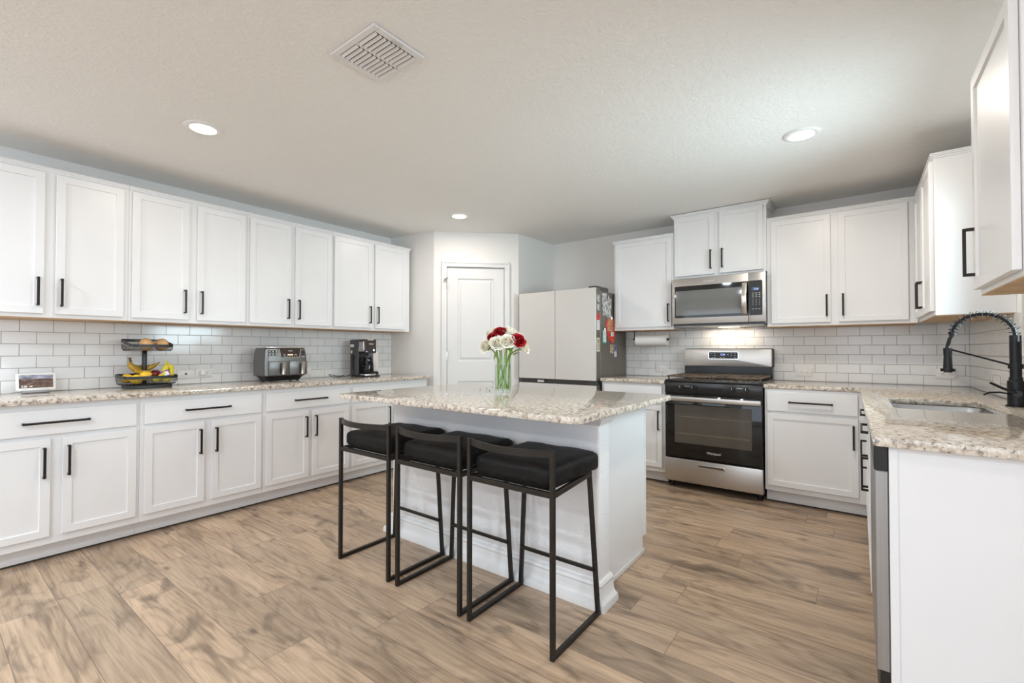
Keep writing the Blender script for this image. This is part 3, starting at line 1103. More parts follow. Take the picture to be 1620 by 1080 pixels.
mb = MB()
ibox(mb, IX0, IX1, 1.93, 2.045, 0, 0.882, M['island_wall'], 0.012, 3)
mb.build('pony_wall', r)
CXR = -1.012
mb = MB()
ibox(mb, -2.385, CXR, 2.045, 2.640, 0.10, 0.882, M['white'], 0.001)
ibox(mb, -2.385, CXR, 2.045, 2.590, 0.0, 0.10, M['white'])
mb.build('cabinet_body', r)
mb = MB()
ibox(mb, CXR, CXR + 0.004, 2.045, 2.640, 0.10, 0.882, M['white'])
ibox(mb, CXR, CXR + 0.004, 2.045, 2.592, 0.0, 0.10, M['white'])
ibox(mb, CXR + 0.0035, CXR + 0.007, 2.620, 2.640, 0.10, 0.882, M['white'], 0.001)
mb.build('end_panel', r, smooth=0)
mb = MB()
ibox(mb, CXR + 0.004, CXR + 0.014, 2.05, 2.598, 0, 0.032, M['trim'], 0.006, 2)
mb.build('shoe_moulding', r)


def wrap_moulding(name, prof, mat):
    """profile (offset, z) swept along the left end, front and right end of the pony wall"""
    b = bmesh.new()
    path = [((IX0, 2.045), (-1, 0)), ((IX0, 1.93), (-1, -1)), ((IX1, 1.93), (1, -1)), ((IX1, 2.045), (1, 0))]
    rows = []
    for (p, n_) in path:
        rows.append([b.verts.new((p[0] + n_[0] * o_ - ox, p[1] + n_[1] * o_ - 1.93, z)) for (o_, z) in prof])
    for A, B in zip(rows, rows[1:]):
        for k in range(len(prof) - 1):
            b.faces.new((A[k], A[k + 1], B[k + 1], B[k]))
    b.faces.new(rows[0])
    b.faces.new(rows[-1])
    bmesh.ops.recalc_face_normals(b, faces=b.faces)
    mb = MB()
    mb.add(b, mat)
    return mb.build(name, r, smooth=40)


wrap_moulding('base_moulding', [(-0.002, 0.0), (0.042, 0.0), (0.042, 0.018), (0.038, 0.032), (0.026, 0.040), (0.020, 0.050), (0.017, 0.075),
                                (0.013, 0.092), (0.016, 0.096), (0.018, 0.104), (0.014, 0.111), (0.006, 0.118), (-0.002, 0.121)], M['trim'])
wrap_moulding('cap_moulding', [(-0.002, 0.828), (0.010, 0.832), (0.012, 0.842), (0.020, 0.850), (0.022, 0.856), (0.016, 0.862), (0.028, 0.872), (0.030, 0.882), (-0.002, 0.882)], M['trim'])
for k in range(3):
    x0 = -2.37 + k * 0.452
    mb = MB()
    b0 = bmesh.new()
    mb.shaker(-(x0 + 0.435) + ox, -x0 + ox, 0.14, 0.86, -0.711, -0.731, M['white'])
    d = mb.build('door', r, smooth=20)
    d.rotation_euler = (0, 0, PI)
# countertop
mb = MB()
poly = rrect(-2.545, -0.878, 1.592, 2.735, 0.035, 5)
mb.prism(poly, 0.884, 0.914, M['granite'], 0.005, 2)
tag(mb.build('countertop'), 'rectangular granite countertop of the island, carrying the vase of roses', 'countertop')
outlet('white outlet plate at the left end of the island front, behind the stools', (-2.384, 1.9285, 0.650), 0, 0.078, 0.118, 'upright')
outlet('white outlet plate at the right end of the island front, behind the nearest stool', (-1.040, 1.9285, 0.645), 0, 0.078, 0.118, 'upright')


# ------------------------------------------------------------------ stools
def make_stool(x, label):
    r = thing('bar_stool', label, 'stool', (x, 1.70, 0), 0, 'black bar stools along the island front')
    hw, yn, yf, t = 0.2135, -0.205, 0.176, 0.019
    S = M['stool']
    hs = hw - 0.036
    for s in (-1, 1):
        mb = MB()
        mb.box(s * hw - t / 2, s * hw + t / 2, yn - t / 2, yn + t / 2, 0.0, 0.795, S, 0.002)
        mb.build('leg', r)
        mb = MB()
        mb.bar((s * (hw - 0.001), yf - 0.001, 0.012), (s * hs, yf - 0.012, 0.614), t, t, S, 0.002)
        mb.build('leg', r)
        mb = MB()
        mb.box(s * hw - t / 2, s * hw + t / 2, yn + t / 2, yf + 0.0085, 0.0, t, S, 0.002)
        mb.build('floor_runner', r)
    mb = MB()
    mb.box(-hw + t / 2, hw - t / 2, yn - t / 2, yn + t / 2, 0.612, 0.634, S, 0.002)
    mb.box(-hs - t / 2, hs + t / 2, yf - 0.022, yf - 0.003, 0.612, 0.634, S, 0.002)
    for s in (-1, 1):
        mb.bar((s * hw, yn + 0.01, 0.623), (s * hs, yf - 0.012, 0.623), t, 0.022, S, 0.002)
    mb.box(-hs, hs, yn + 0.03, yf - 0.04, 0.627, 0.633, M['black'])
    mb.build('seat_frame', r)
    # curved back rail
    b = bmesh.new()
    rows = []
    n_ = 16
    for i in range(n_ + 1):
        u = -1 + 2 * i / n_
        xx = u * (hw - t / 2 + 0.001)
        bow = -0.055 * (1 - u * u)
        rows.append([b.verts.new((xx, yn + bow + dy, z)) for dy, z in ((-0.006, 0.767), (0.006, 0.767), (0.006, 0.795), (-0.006, 0.795))])
    for A, B in zip(rows, rows[1:]):
        for k in range(4):
            b.faces.new((A[k], A[(k + 1) % 4], B[(k + 1) % 4], B[k]))
    b.faces.new(rows[0])
    b.faces.new(rows[-1])
    bmesh.ops.recalc_face_normals(b, faces=b.faces)
    mb = MB()
    mb.add(b, S)
    mb.build('backrest', r)
    mb = MB()
    lean = 0.036 * 0.2 / 0.6
    mb.box(-hw + lean, hw - lean, yf - 0.022, yf - 0.007, 0.192, 0.208, S, 0.002)
    mb.build('footrest', r)
    # padded seat: a soft-cornered box, crowned on top, puckered along the lower edge
    b = bmesh.new()
    bmesh.ops.create_cube(b, size=2.0)
    bmesh.ops.subdivide_edges(b, edges=b.edges[:], cuts=15, use_grid_fill=True)
    A_, B_, C_, rr = 0.209, 0.204, 0.044, 0.030
    for v in b.verts:
        p = Vector((v.co.x * A_, v.co.y * B_, v.co.z * C_))
        q = Vector((max(-A_ + rr, min(A_ - rr, p.x)), max(-B_ + rr, min(B_ - rr, p.y)), max(-C_ + rr, min(C_ - rr, p.z))))
        d = p - q
        if d.length > 1e-6:
            p = q + d.normalized() * rr
        u, w = p.x / A_, p.y / B_
        if p.z > 0:
            p.z += 0.004 * (1 - u ** 4) * (1 - w ** 4) + 0.002 * math.sin(p.x * 31 + p.y * 17 + x * 9)
        else:
            p.z += 0.003 * math.sin(p.x * 70 + x * 5) * math.sin(p.y * 55)
        if p.y < 0:
            p.x *= 0.965
        v.co = p + Vector((0, 0.012, 0.677))
    bmesh.ops.recalc_face_normals(b, faces=b.faces)
    mb = MB()
    mb.add(b, M['velvet'])
    o = mb.build('seat', r, smooth=60)
    o['label'] = 'black velvet seat cushion'
    return r


make_stool(-2.135, 'black velvet bar stool farthest left along the island')
make_stool(-1.636, 'black velvet bar stool in the middle of the three at the island')
make_stool(-1.150, 'black velvet bar stool nearest the camera, at the right end of the island')

# ------------------------------------------------------------------ vase and roses
VX, VY = -1.790, 2.272
VM = Vector((VX, VY, 0.9146))
CR = Vector((0.798, 0.603, 0))
CF = Vector((0.62, -0.785, 0)).normalized()
r = thing('vase', 'tall clear glass cylinder vase of roses on the island top', 'vase', tuple(VM))
b = bmesh.new()
mb = MB()
mb.lathe([(0, 0), (0.0535, 0), (0.0535, 0.235), (0.0515, 0.2355), (0.0505, 0.234), (0.0505, 0.012), (0, 0.012)], M['glass'], 40)
mb.build('glass', r)
mb = MB()
mb.lathe([(0, 0.0122), (0.0502, 0.0122), (0.0502, 0.172), (0, 0.172)], M['water'], 40)
mb.build('water', r)


def rose_mesh(R, mat, rnd):
    b = bmesh.new()
    layers = [(3, 0.26, 0.98, 0.00, 1.25), (4, 0.46, 1.00, 0.04, 1.15), (5, 0.70, 0.92, 0.14, 1.02), (5, 0.92, 0.78, 0.30, 0.95), (6, 1.06, 0.60, 0.48, 0.85)]
    for li, (n_, rad, hh, curl, wide) in enumerate(layers):
        a0 = rnd.uniform(0, 6.28)
        for k in range(n_):
            a = a0 + 2 * PI * k / n_ + rnd.uniform(-0.12, 0.12)
            half = PI / n_ * wide * 1.25
            grid = []
            jit = rnd.uniform(0.93, 1.07)
            nu, nv = 7, 6
            for j in range(nv + 1):
                v = j / nv
                rho = rad * R * (0.22 + 0.78 * math.sin(min(1.0, v * 1.35) * PI / 2)) * jit
                z = R * (-0.75 + (hh + 0.75) * v)
                if v > 0.7:
                    q = (v - 0.7) / 0.3
                    rho += curl * R * q * q * 0.85
                    z -= curl * R * q * q * 0.55
                row = []
                for i in range(nu + 1):
                    u = -1 + 2 * i / nu
                    an = a + half * u * (0.45 + 0.55 * math.sin(min(1, v * 1.3) * PI / 2))
                    drop = 0.16 * R * (abs(u) ** 3) * v
                    rr = rho * (1 + 0.05 * math.sin(u * 5 + k) * v)
                    row.append(b.verts.new((rr * math.cos(an), rr * math.sin(an), z - drop)))
                grid.append(row)
            for j in range(nv):
                for i in range(nu):
                    b.faces.new((grid[j][i], grid[j][i + 1], grid[j + 1][i + 1], grid[j + 1][i]))
    mb = MB()
    mb.add(b, mat)
    b = bmesh.new()
    bmesh.ops.create_uvsphere(b, u_segments=10, v_segments=8, radius=R * 0.24, matrix=Matrix.Translation((0, 0, R * 0.50)) @ Matrix.Scale(2.2, 4, (0, 0, 1)))
    mb.add(b, M['petal_core'] if mat is M['petal_white'] else mat)
    return mb


def leaf_bm(L, W, base, direction, droop=0.3):
    b = bmesh.new()
    d = Vector(direction).normalized()
    side = d.cross(Vector((0, 0, 1)))
    if side.length < 0.01:
        side = Vector((1, 0, 0))
    side.normalize()
    up = side.cross(d)
    rows = []
    n_ = 7
    for i in range(n_ + 1):
        t = i / n_
        w = W * math.sin(PI * min(1, t * 0.98 + 0.02)) ** 0.8
        c = Vector(base) + d * L * t - Vector((0, 0, 1)) * droop * L * t * t
        rows.append([b.verts.new(c + side * w * s + up * 0.18 * w * abs(s)) for s in (-1, 0, 1)])
    for A, B in zip(rows, rows[1:]):
        for k in range(2):
            b.faces.new((A[k], A[k + 1], B[k + 1], B[k]))
    return b


PX = 1 / 250.0
roses = [   # pixel x, pixel y, towards camera, radius, colour, label
    (769.5, 546, 0.030, 0.036, 'w', 'white rose hanging out farthest left of the bouquet'),
    (786.5, 542, 0.075, 0.036, 'w', 'white rose at the front of the bouquet, above the left rim of the vase'),
    (801.5, 539, 0.078, 0.035, 'w', 'white rose at the front of the bouquet, left of the large red rose'),
    (805.0, 525, 0.010, 0.036, 'w', 'white rose at the top of the bouquet, right of the top red rose'),
    (778.0, 526, -0.010, 0.032, 'w', 'white rose at the upper left of the bouquet, red buds beside it'),
    (826.5, 548, 0.000, 0.034, 'w', 'white rose lowest at the right edge of the bouquet'),
    (820.5, 533, -0.030, 0.033, 'w', 'white rose half hidden behind the large red rose'),
    (790.5, 525, 0.030, 0.030, 'r', 'red rose at the top centre of the bouquet'),
    (777.5, 532, 0.035, 0.022, 'r', 'small red rose at the left, between two white roses'),
    (817.0, 538, 0.058, 0.036, 'r', 'large red rose at the right of the bouquet'),
]
rnd = random.Random(5)
for i, (px, py, tc, R, cc, lab) in enumerate(roses):
    off = CR * ((px - 794.5) * PX) + CF * tc
    pos = VM + off
    pos.z = 1.1815 + (551.5 - py) * PX * (1 - tc * 0.25)
    ctr = VM + Vector((0, 0, 0.20))
    d = (pos - ctr).normalized()
    d = (d + CF * (0.85 if tc > 0.02 else 0.30)).normalized()
    root = thing('rose', lab, 'rose', tuple(pos), 0, 'roses in the glass vase')
    q = d.to_track_quat('Z', 'Y')
    o = rose_mesh(R, M['petal_white'] if cc == 'w' else M['petal_red'], rnd).build('petals', root, smooth=80)
    o.rotation_euler = q.to_euler()
    mb = MB()
    ang_ = 2.399 * i + 1.0
    foot = VM + Vector((0.036 * math.cos(ang_), 0.036 * math.sin(ang_), 0.020))
    rim = VM + Vector((off.x, off.y, 0)).normalized() * min(0.042, off.length * 0.5) + Vector((0, 0, 0.228))
    neck = pos - d * R * 0.75
    pts = []
    for j in range(13):
        t = j / 12
        if t < 0.72:
            s_ = t / 0.72
            p = foot.lerp(rim, s_)
        else:
            s_ = (t - 0.72) / 0.28
            p = rim.lerp(neck, s_) + Vector((0, 0, 0.010 * math.sin(PI * s_)))
        pts.append(p - pos)
    mb.tube(pts, 0.0044, M['stem'], 7)
    mb.build('stem', root)
    # sepals
    mb = MB()
    for k in range(4):
        a = k * PI / 2 + i
        v_ = q @ Vector((math.cos(a), math.sin(a), 0.6))
        mb.add(leaf_bm(R * 0.9, 0.006, -d * R * 0.75, v_, 0.2), M['leaf'])
    mb.build('sepals', root)
    if i in (1, 5, 9, 2, 8):
        mb = MB()
        base = neck - pos - Vector((0, 0, 0.02))
        dirs = {9: CR * 0.75 + Vector((0, 0, 0.1)), 1: CR * -0.5 + Vector((0, 0, -0.9)), 2: CR * 0.4 + CF * 0.4 + Vector((0, 0, -0.3)),
                5: CR * -0.8 + CF * 0.5, 8: CR * -0.4 + CF * 0.4 + Vector((0, 0, -0.5))}
        mb.add(leaf_bm(0.062, 0.017, base + CF * 0.01, dirs[i] + CF * 0.2), M['leaf'])
        mb.build('leaf', root)

# ------------------------------------------------------------------ refrigerator
FRX0, FRX1 = -2.885, -1.985
r = thing('refrigerator', 'white glass-front french door refrigerator with dark grey sides', 'refrigerator', (FRX0, 4.03, 0))
FW = FRX1 - FRX0
mb = MB()
mb.box(0.002, FW - 0.002, 0.012, 0.615, 0.03, 1.755, M['fridge_side'], 0.003)
mb.build('body', r)
mb = MB()
mb.box(0.004, FW - 0.004, -0.045, 0.011, 0.030, 1.765, M['fridge_gap'])
mb.build('front_frame', r)


def fdoor(name, x0, x1, z0, z1):
    mb = MB()
    mb.box(x0, x1, -0.075, -0.002, z0, z1, M['fridge_side'], 0.002)
    mb.box(x0, x1, -0.091, -0.0755, z0, z1, M['fridge_white'], 0.002)
    return mb.build(name, r)


fdoor('door', 0.0, 0.4455, 0.885, 1.775)
dr_ = fdoor('door', 0.4505, FW, 0.885, 1.775)
fdoor('freezer_drawer', 0.0, FW, 0.455, 0.838)
fdoor('freezer_drawer', 0.0, FW, 0.065, 0.449)
mb = MB()
mb.box(0.232, 0.315, -0.088, -0.046, 0.848, 0.874, M['chrome'], 0.003)
h = mb.build('handle', r)
h['label'] = 'short steel pull in the dark gap below the doors'
mb = MB()
mb.box(FW - 0.09, FW - 0.004, -0.06, 0.20, 1.7765, 1.795, M['fridge_gap'], 0.003)
mb.box(FW - 0.09, FW - 0.004, 0.012, 0.20, 1.756, 1.7765, M['fridge_gap'], 0.002)
mb.build('hinge_cover', r)
mb = MB()
for s in (0.06, FW - 0.06):
    mb.cyl((s, 0.05, 0), (s, 0.05, 0.03), 0.02, M['black'], 12)
    mb.cyl((s, 0.55, 0), (s, 0.55, 0.03), 0.02, M['black'], 12)
mb.build('levelling_feet', r)


def card(label, y0, y1, z0, z1, mat, tilt=0.0, cat='card', second=None, clip=None, name='fridge_card', x=FRX1 + 0.0015, poly=None):
    """flat sheet on the fridge's right side (facing +x)"""
    yc, zc = (y0 + y1) / 2, (z0 + z1) / 2
    rt = thing(name, label, cat, (x, yc, zc), 0, 'papers and magnets on the fridge side')
    rt.rotation_euler = (math.radians(tilt), 0, 0)
    mb = MB()
    if poly:
        b = bmesh.new()
        vs = [b.verts.new((0, yy - yc, zz - zc)) for yy, zz in poly]
        f = b.faces.new(vs)
        g = bmesh.ops.extrude_face_region(b, geom=[f])
        for e in g['geom']:
            if isinstance(e, bmesh.types.BMVert):
                e.co.x = 0.0015
        bmesh.ops.recalc_face_normals(b, faces=b.faces)
        mb.add(b, mat)
    else:
        mb.box(0, 0.0012, y0 - yc, y1 - yc, z0 - zc, z1 - zc, mat)
    mb.build('sheet', rt, smooth=0)
    for (nm, a, b_, c, d, m2) in (second or ()):
        mb = MB()
        mb.box(0.0017, 0.0026, a - yc, b_ - yc, c - zc, d - zc, m2)
        mb.build(nm, rt, smooth=0)
    if clip:
        mb = MB()
        mb.box(0.002, 0.012, clip[0] - 0.012 - yc, clip[0] + 0.012 - yc, clip[1] - 0.012 - zc, clip[1] + 0.012 - zc, M['chrome'], 0.003)
        mb.tube([(0.007, clip[0] - yc - 0.008, clip[1] - zc + 0.012), (0.012, clip[0] - yc, clip[1] - zc + 0.026), (0.007, clip[0] - yc + 0.008, clip[1] - zc + 0.012)], 0.002, M['chrome'], 6)
        mb.build('magnet_clip', rt)
    return rt


xd = FRX1 + 0.0008
card('grey photo strip highest on the fridge door edge', 3.966, 4.022, 1.640, 1.712, M['photo_bw'], cat='photo', name='photo', x=xd)
card('second grey photo strip on the fridge door edge', 3.966, 4.020, 1.560, 1.622, M['photo_bw'], cat='photo', name='photo', x=xd)
card('red and white notice card on the fridge door edge', 3.960, 4.024, 1.370, 1.530, M['card_white'], cat='card', x=xd,
     second=[('red_header', 3.960, 4.024, 1.465, 1.530, M['card_red'])])
card('colour portrait photo lowest on the fridge door edge', 3.960, 4.020, 1.165, 1.296, M['plate'], cat='photo', name='photo', x=xd,
     second=[('picture', 3.968, 4.012, 1.178, 1.285, M['photo_warm'])])
xs_ = FRX1 - 0.0005
card('left sheet of black and white photos at the top of the fridge side', 4.085, 4.185, 1.515, 1.735, M['photo_bw'], 3, 'photo', name='photo_sheet', x=xs_)
card('right sheet of black and white photos, tilted, high on the fridge side', 4.19, 4.285, 1.500, 1.695, M['photo_bw'], -4, 'photo', name='photo_sheet', x=xs_, clip=(4.20, 1.700))
card('orange and red takeaway menu hanging from a clip on the fridge side', 4.15, 4.385, 1.240, 1.500, M['card_red'], 2, 'menu', name='menu', x=xs_,
     poly=[(4.155, 1.455), (4.235, 1.500), (4.33, 1.485), (4.385, 1.44), (4.385, 1.33), (4.33, 1.25), (4.30, 1.24), (4.21, 1.29)],
     second=[('food_picture', 4.20, 4.35, 1.365, 1.49, M['card_food']), ('white_label', 4.27, 4.34, 1.315, 1.36, M['card_white'])], clip=(4.29, 1.498))
card('white tag with a teal backing hanging left of the red menu', 4.078, 4.165, 1.235, 1.370, M['card_green'], 0, 'tag', name='paper_tag', x=xs_,
     second=[('white_face', 4.095, 4.165, 1.255, 1.37, M['card_white'])], clip=(4.13, 1.380))
card('small photo card below the red menu', 4.255, 4.335, 1.145, 1.235, M['photo_warm'], -3, 'photo', name='photo', x=xs_)
card('small dark blue card at the lower right of the fridge side', 4.345, 4.42, 1.105, 1.24, M['card_blue'], 0, 'card', x=xs_, second=[('white_label', 4.352, 4.405, 1.11, 1.165, M['card_white'])])

# ------------------------------------------------------------------ gas range
GX0, GX1 = -1.345, -0.591
GW = GX1 - GX0
r = thing('gas_range', 'stainless steel and black gas range with a glass oven door', 'range', (GX0, 3.985, 0))
mb = MB()
mb.box(0.002, GW - 0.002, 0.045, 0.665, 0.055, 0.905, M['enamel'])
mb.build('body', r)
mb = MB()
mb.box(0.0, GW, 0.005, 0.55, 0.905, 0.926, M['enamel'], 0.005, 2)
mb.build('cooktop', r)
mb = MB()
mb.box(0.0, GW, -0.002, 0.044, 0.812, 0.904, M['enamel'], 0.004, 2)
cp = mb.build('control_panel', r)
for kx in (0.135, 0.235, 0.540, 0.640):
    mb = MB()
    mb.cyl((kx, -0.003, 0.860), (kx, -0.012, 0.860), 0.025, M['black'], 20)
    mb.box(kx - 0.006, kx + 0.006, -0.036, -0.011, 0.838, 0.882, M['black'], 0.003, 2)
    mb.cyl((kx, -0.011, 0.860), (kx, -0.026, 0.860), 0.019, M['black'], 20, 0.016)
    mb.box(kx + 0.001, kx + 0.003, -0.0368, -0.0355, 0.862, 0.880, M['logo'])
    mb.build('knob', cp)
mb = MB()
for x0 in (0.165, 0.57):
    mb.box(x0, x0 + 0.048, -0.0026, -0.0018, 0.872, 0.874, M['logo'])
mb.build('panel_markings', cp)
mb = MB()
mb.box(0.004, GW - 0.004, -0.002, 0.043, 0.272, 0.798, M['black_gloss'], 0.003, 2)
od = mb.build('oven_door', r)
mb = MB()
mb.box(0.083, GW - 0.075, -0.0032, -0.0015, 0.392, 0.715, M['oven_glass'])
ow = mb.build('oven_window', od, smooth=0)
mb = MB()
for z in (0.615, 0.470, 0.480):
    mb.box(0.10, GW - 0.09, -0.0038, -0.0030, z, z + 0.0022 if z != 0.480 else z + 0.001, simple('oven_rack_wire', (0.34, 0.29, 0.17), 0.5, 0.6) if z == 0.615 else bpy.data.materials['oven_rack_wire'])
mb.build('oven_rack', od, smooth=0)
mb = MB()
mb.box(0.006, GW - 0.006, -0.052, -0.036, 0.748, 0.788, M['steel'], 0.005, 2)
for s in (0.03, GW - 0.03):
    mb.box(s - 0.012, s + 0.012, -0.037, -0.002, 0.758, 0.780, M['steel'], 0.002)
mb.build('handle', od)
text('logo', 'Whirlpool', 0.026, M['logo'], od, (GW / 2 + 0.02, -0.0030, 0.330), FRONT)
mb = MB()
mb.box(0.0, GW, -0.006, 0.043, 0.062, 0.258, M['steel'], 0.006, 2)
wd = mb.build('warming_drawer', r)
mb = MB()
mb.prism(rrect(0.268, 0.484, 0.196, 0.226, 0.012, 4), -0.003, 0.003, M['chrome'], 0.002, 1,
         Matrix.Translation((0, -0.008, 0)) @ Matrix.Rotation(PI / 2, 4, 'X'))
mb.prism(rrect(0.276, 0.476, 0.208, 0.222, 0.006, 4), 0.0, 0.0015, M['grey_plastic'], 0.0, 1,
         Matrix.Translation((0, -0.0108, 0)) @ Matrix.Rotation(PI / 2, 4, 'X'))
mb.build('drawer_pull', wd)
for (fx, fy) in ((0.035, 0.08), (GW - 0.035, 0.08), (0.035, 0.6), (GW - 0.035, 0.6)):
    mb = MB()
    mb.cyl((fx, fy, 0), (fx, fy, 0.02), 0.022, M['black'], 14)
    mb.cyl((fx, fy, 0.02), (fx, fy, 0.056), 0.010, M['black'], 10)
    mb.build('foot', r)
# backguard
mb = MB()
mb.box(0.004, GW - 0.004, 0.560, 0.664, 0.906, 1.030, M['enamel'], 0.003)
mb.prism(rrect(0.0, GW, 1.022, 1.192, 0.016, 4), -0.045, 0.0, M['black'], 0.0, 1, Matrix.Translation((0, 0.600, 0)) @ Matrix.Rotation(PI / 2, 4, 'X'))
mb.prism(rrect(0.007, GW - 0.007, 1.027, 1.187, 0.014, 4), 0.0, 0.060, M['steel'], 0.004, 2, Matrix.Translation((0, 0.600, 0)) @ Matrix.Rotation(PI / 2, 4, 'X'))
bg_ = mb.build('backguard', r)
mb = MB()
mb.prism(rrect(0.228, 0.484, 1.094, 1.164, 0.010, 4), 0.0, 0.003, M['chrome'], 0.0, 1, Matrix.Translation((0, 0.5400, 0)) @ Matrix.Rotation(PI / 2, 4, 'X'))
mb.prism(rrect(0.233, 0.479, 1.099, 1.159, 0.008, 4), 0.0, 0.0015, M['black'], 0.0, 1, Matrix.Translation((0, 0.5369, 0)) @ Matrix.Rotation(PI / 2, 4, 'X'))
for (kx, kz) in ((0.255, 1.145), (0.282, 1.145), (0.282, 1.127), (0.262, 1.108), (0.285, 1.108), (0.335, 1.108), (0.362, 1.108), (0.395, 1.138), (0.425, 1.145), (0.455, 1.145), (0.425, 1.127), (0.455, 1.127), (0.455, 1.108)):
    mb.box(kx - 0.007, kx + 0.007, 0.5347, 0.5354, kz - 0.0018, kz + 0.0018, M['logo'])
mb.build('clock_panel', bg_, smooth=0)
text('clock_digits', '2:26', 0.024, M['digits'], bg_, (0.352, 0.5345, 1.137), FRONT)


# burners and grates
def burner(x, y):
    mb = MB()
    mb.lathe([(0, 0.940), (0.030, 0.940), (0.034, 0.937), (0.034, 0.932), (0.045, 0.931), (0.048, 0.926)], M['iron'], 20, Matrix.Translation((x, y, 0)))
    mb.build('burner', r)


for bx_ in (0.19, 0.565):
    for by_ in (0.15, 0.41):
        burner(bx_, by_)
for (x0, x1) in ((0.012, 0.374), (0.380, 0.742)):
    mb = MB()
    y0, y1, z0, z1 = 0.012, 0.535, 0.948, 0.960
    mb.box(x0, x1, y0, y0 + 0.014, z0, z1, M['iron'], 0.002)
    mb.box(x0, x1, y1 - 0.014, y1, z0, z1, M['iron'], 0.002)
    n_ = 7
    for k in range(n_):
        xx = x0 + (x1 - x0 - 0.012) * k / (n_ - 1)
        mb.box(xx, xx + 0.012, y0 + 0.014, y1 - 0.014, z0, z1, M['iron'], 0.002)
    for yy in (0.145, 0.268, 0.40):
        mb.box(x0 + 0.012, x1 - 0.012, yy, yy + 0.012, z0, z1, M['iron'], 0.002)
    for xx in (x0 + 0.004, x1 - 0.016):
        for yy in (y0 + 0.02, y1 - 0.032):
            mb.box(xx, xx + 0.012, yy, yy + 0.012, 0.9262, z0, M['iron'])
    g_ = mb.build('grate', r)

# ------------------------------------------------------------------ microwave
MX0, MX1 = -1.360, -0.600
MW = MX1 - MX0
r = thing('microwave', 'stainless steel over-the-range microwave with a dark window', 'microwave', (MX0, 4.240, 0))
mb = MB()
mb.box(0.006, MW - 0.006, 0.022, 0.417, 1.403, 1.820, M['steel_side'])
mb.box(0.010, MW - 0.010, 0.000, 0.4, 1.396, 1.414, M['black'])
mb.build('body', r)
sx = MX0 + MW * 0.832 - MX0
mb = MB()
mb.box(0.0, sx - 0.001, 0.0, 0.021, 1.414, 1.824, M['steel'], 0.003, 2)
md = mb.build('door', r)
mb = MB()
mb.box(0.024, sx - 0.001, -0.002, 0.001, 1.468, 1.755, M['black_gloss'], 0.001)
mb.build('door_glass', md, smooth=0)
mb = MB()
mb.box(0.034, sx - 0.050, -0.0026, -0.0018, 1.490, 1.712, M['mw_glass'])
mb.build('window', md, smooth=0)
mb = MB()
b = bmesh.new()
rows = []
for i in range(15):
    t = i / 14
    z = 1.480 + 0.262 * t
    y = -0.020 - 0.030 * math.sin(PI * t)
    rows.append([b.verts.new((sx - 0.044 + dx, y + dy, z)) for dx, dy in ((0, 0.008), (0, -0.003), (0.018, -0.007), (0.036, -0.003), (0.036, 0.008))])
for A, B in zip(rows, rows[1:]):
    for k in range(5):
        b.faces.new((A[k], A[(k + 1) % 5], B[(k + 1) % 5], B[k]))
b.faces.new(rows[0])
b.faces.new(rows[-1])
bmesh.ops.recalc_face_normals(b, faces=b.faces)
mb.add(b, mat_steel('brushed_handle_steel', (0.72, 0.66, 0.60), 0.24, 2))
mb.box(sx - 0.034, sx - 0.018, -0.022, -0.001, 1.486, 1.500, M['black'])
mb.box(sx - 0.034, sx - 0.018, -0.022, -0.001, 1.722, 1.736, M['black'])
mb.build('handle', md)
text('logo', 'Whirlpool', 0.022, M['logo'], md, (0.318, -0.0006, 1.786), FRONT)
mb = MB()
mb.box(sx + 0.001, MW, 0.0, 0.021, 1.414, 1.824, M['steel'], 0.003, 2)
cp = mb.build('control_panel', r)
mb = MB()
mb.prism(rrect(sx + 0.005, MW - 0.024, 1.468, 1.757, 0.008, 4), -0.001, 0.003, M['black'], 0, 1, Matrix.Rotation(PI / 2, 4, 'X'))
mb.build('keypad_panel', cp, smooth=0)
mb = MB()
mb.box(sx + 0.026, sx + 0.082, -0.0038, -0.0030, 1.672, 1.700, simple('display_blue', (0.05, 0.07, 0.12), 0.2))
mb.build('display', cp, smooth=0)
text('clock_digits', '2:26', 0.020, M['digits'], cp, (sx + 0.058, -0.0042, 1.686), FRONT)
mb = MB()
for row_, z in enumerate((1.652, 1.636, 1.620, 1.598, 1.584, 1.570, 1.556, 1.520)):
    for c_ in range(3):
        w = 0.006 if row_ in (0, 1, 2, 7) else 0.002
        mb.box(sx + 0.034 + c_ * 0.024 - w, sx + 0.034 + c_ * 0.024 + w, -0.0036, -0.0030, z - 0.002, z + 0.002, M['logo'])
mb.build('keys', cp, smooth=0)
mb = MB()
mb.box(0.02, MW - 0.02, 0.03, 0.38, 1.390, 1.397, M['steel_side'])
mb.build('vent_grille', r)
mb = MB()
mb.box(0.33, 0.50, 0.29, 0.34, 1.386, 1.3905, emis('lit_cooktop_lamp', (1.0, 0.8, 0.55), 6.0))
mb.build('cooktop_lamp', r)
area_light('cooktop_glow', (MX0 + 0.42, 4.24 + 0.315, 1.383), (0, 0, 0), 0.42, 0.05, 1.3, (1.0, 0.83, 0.62))

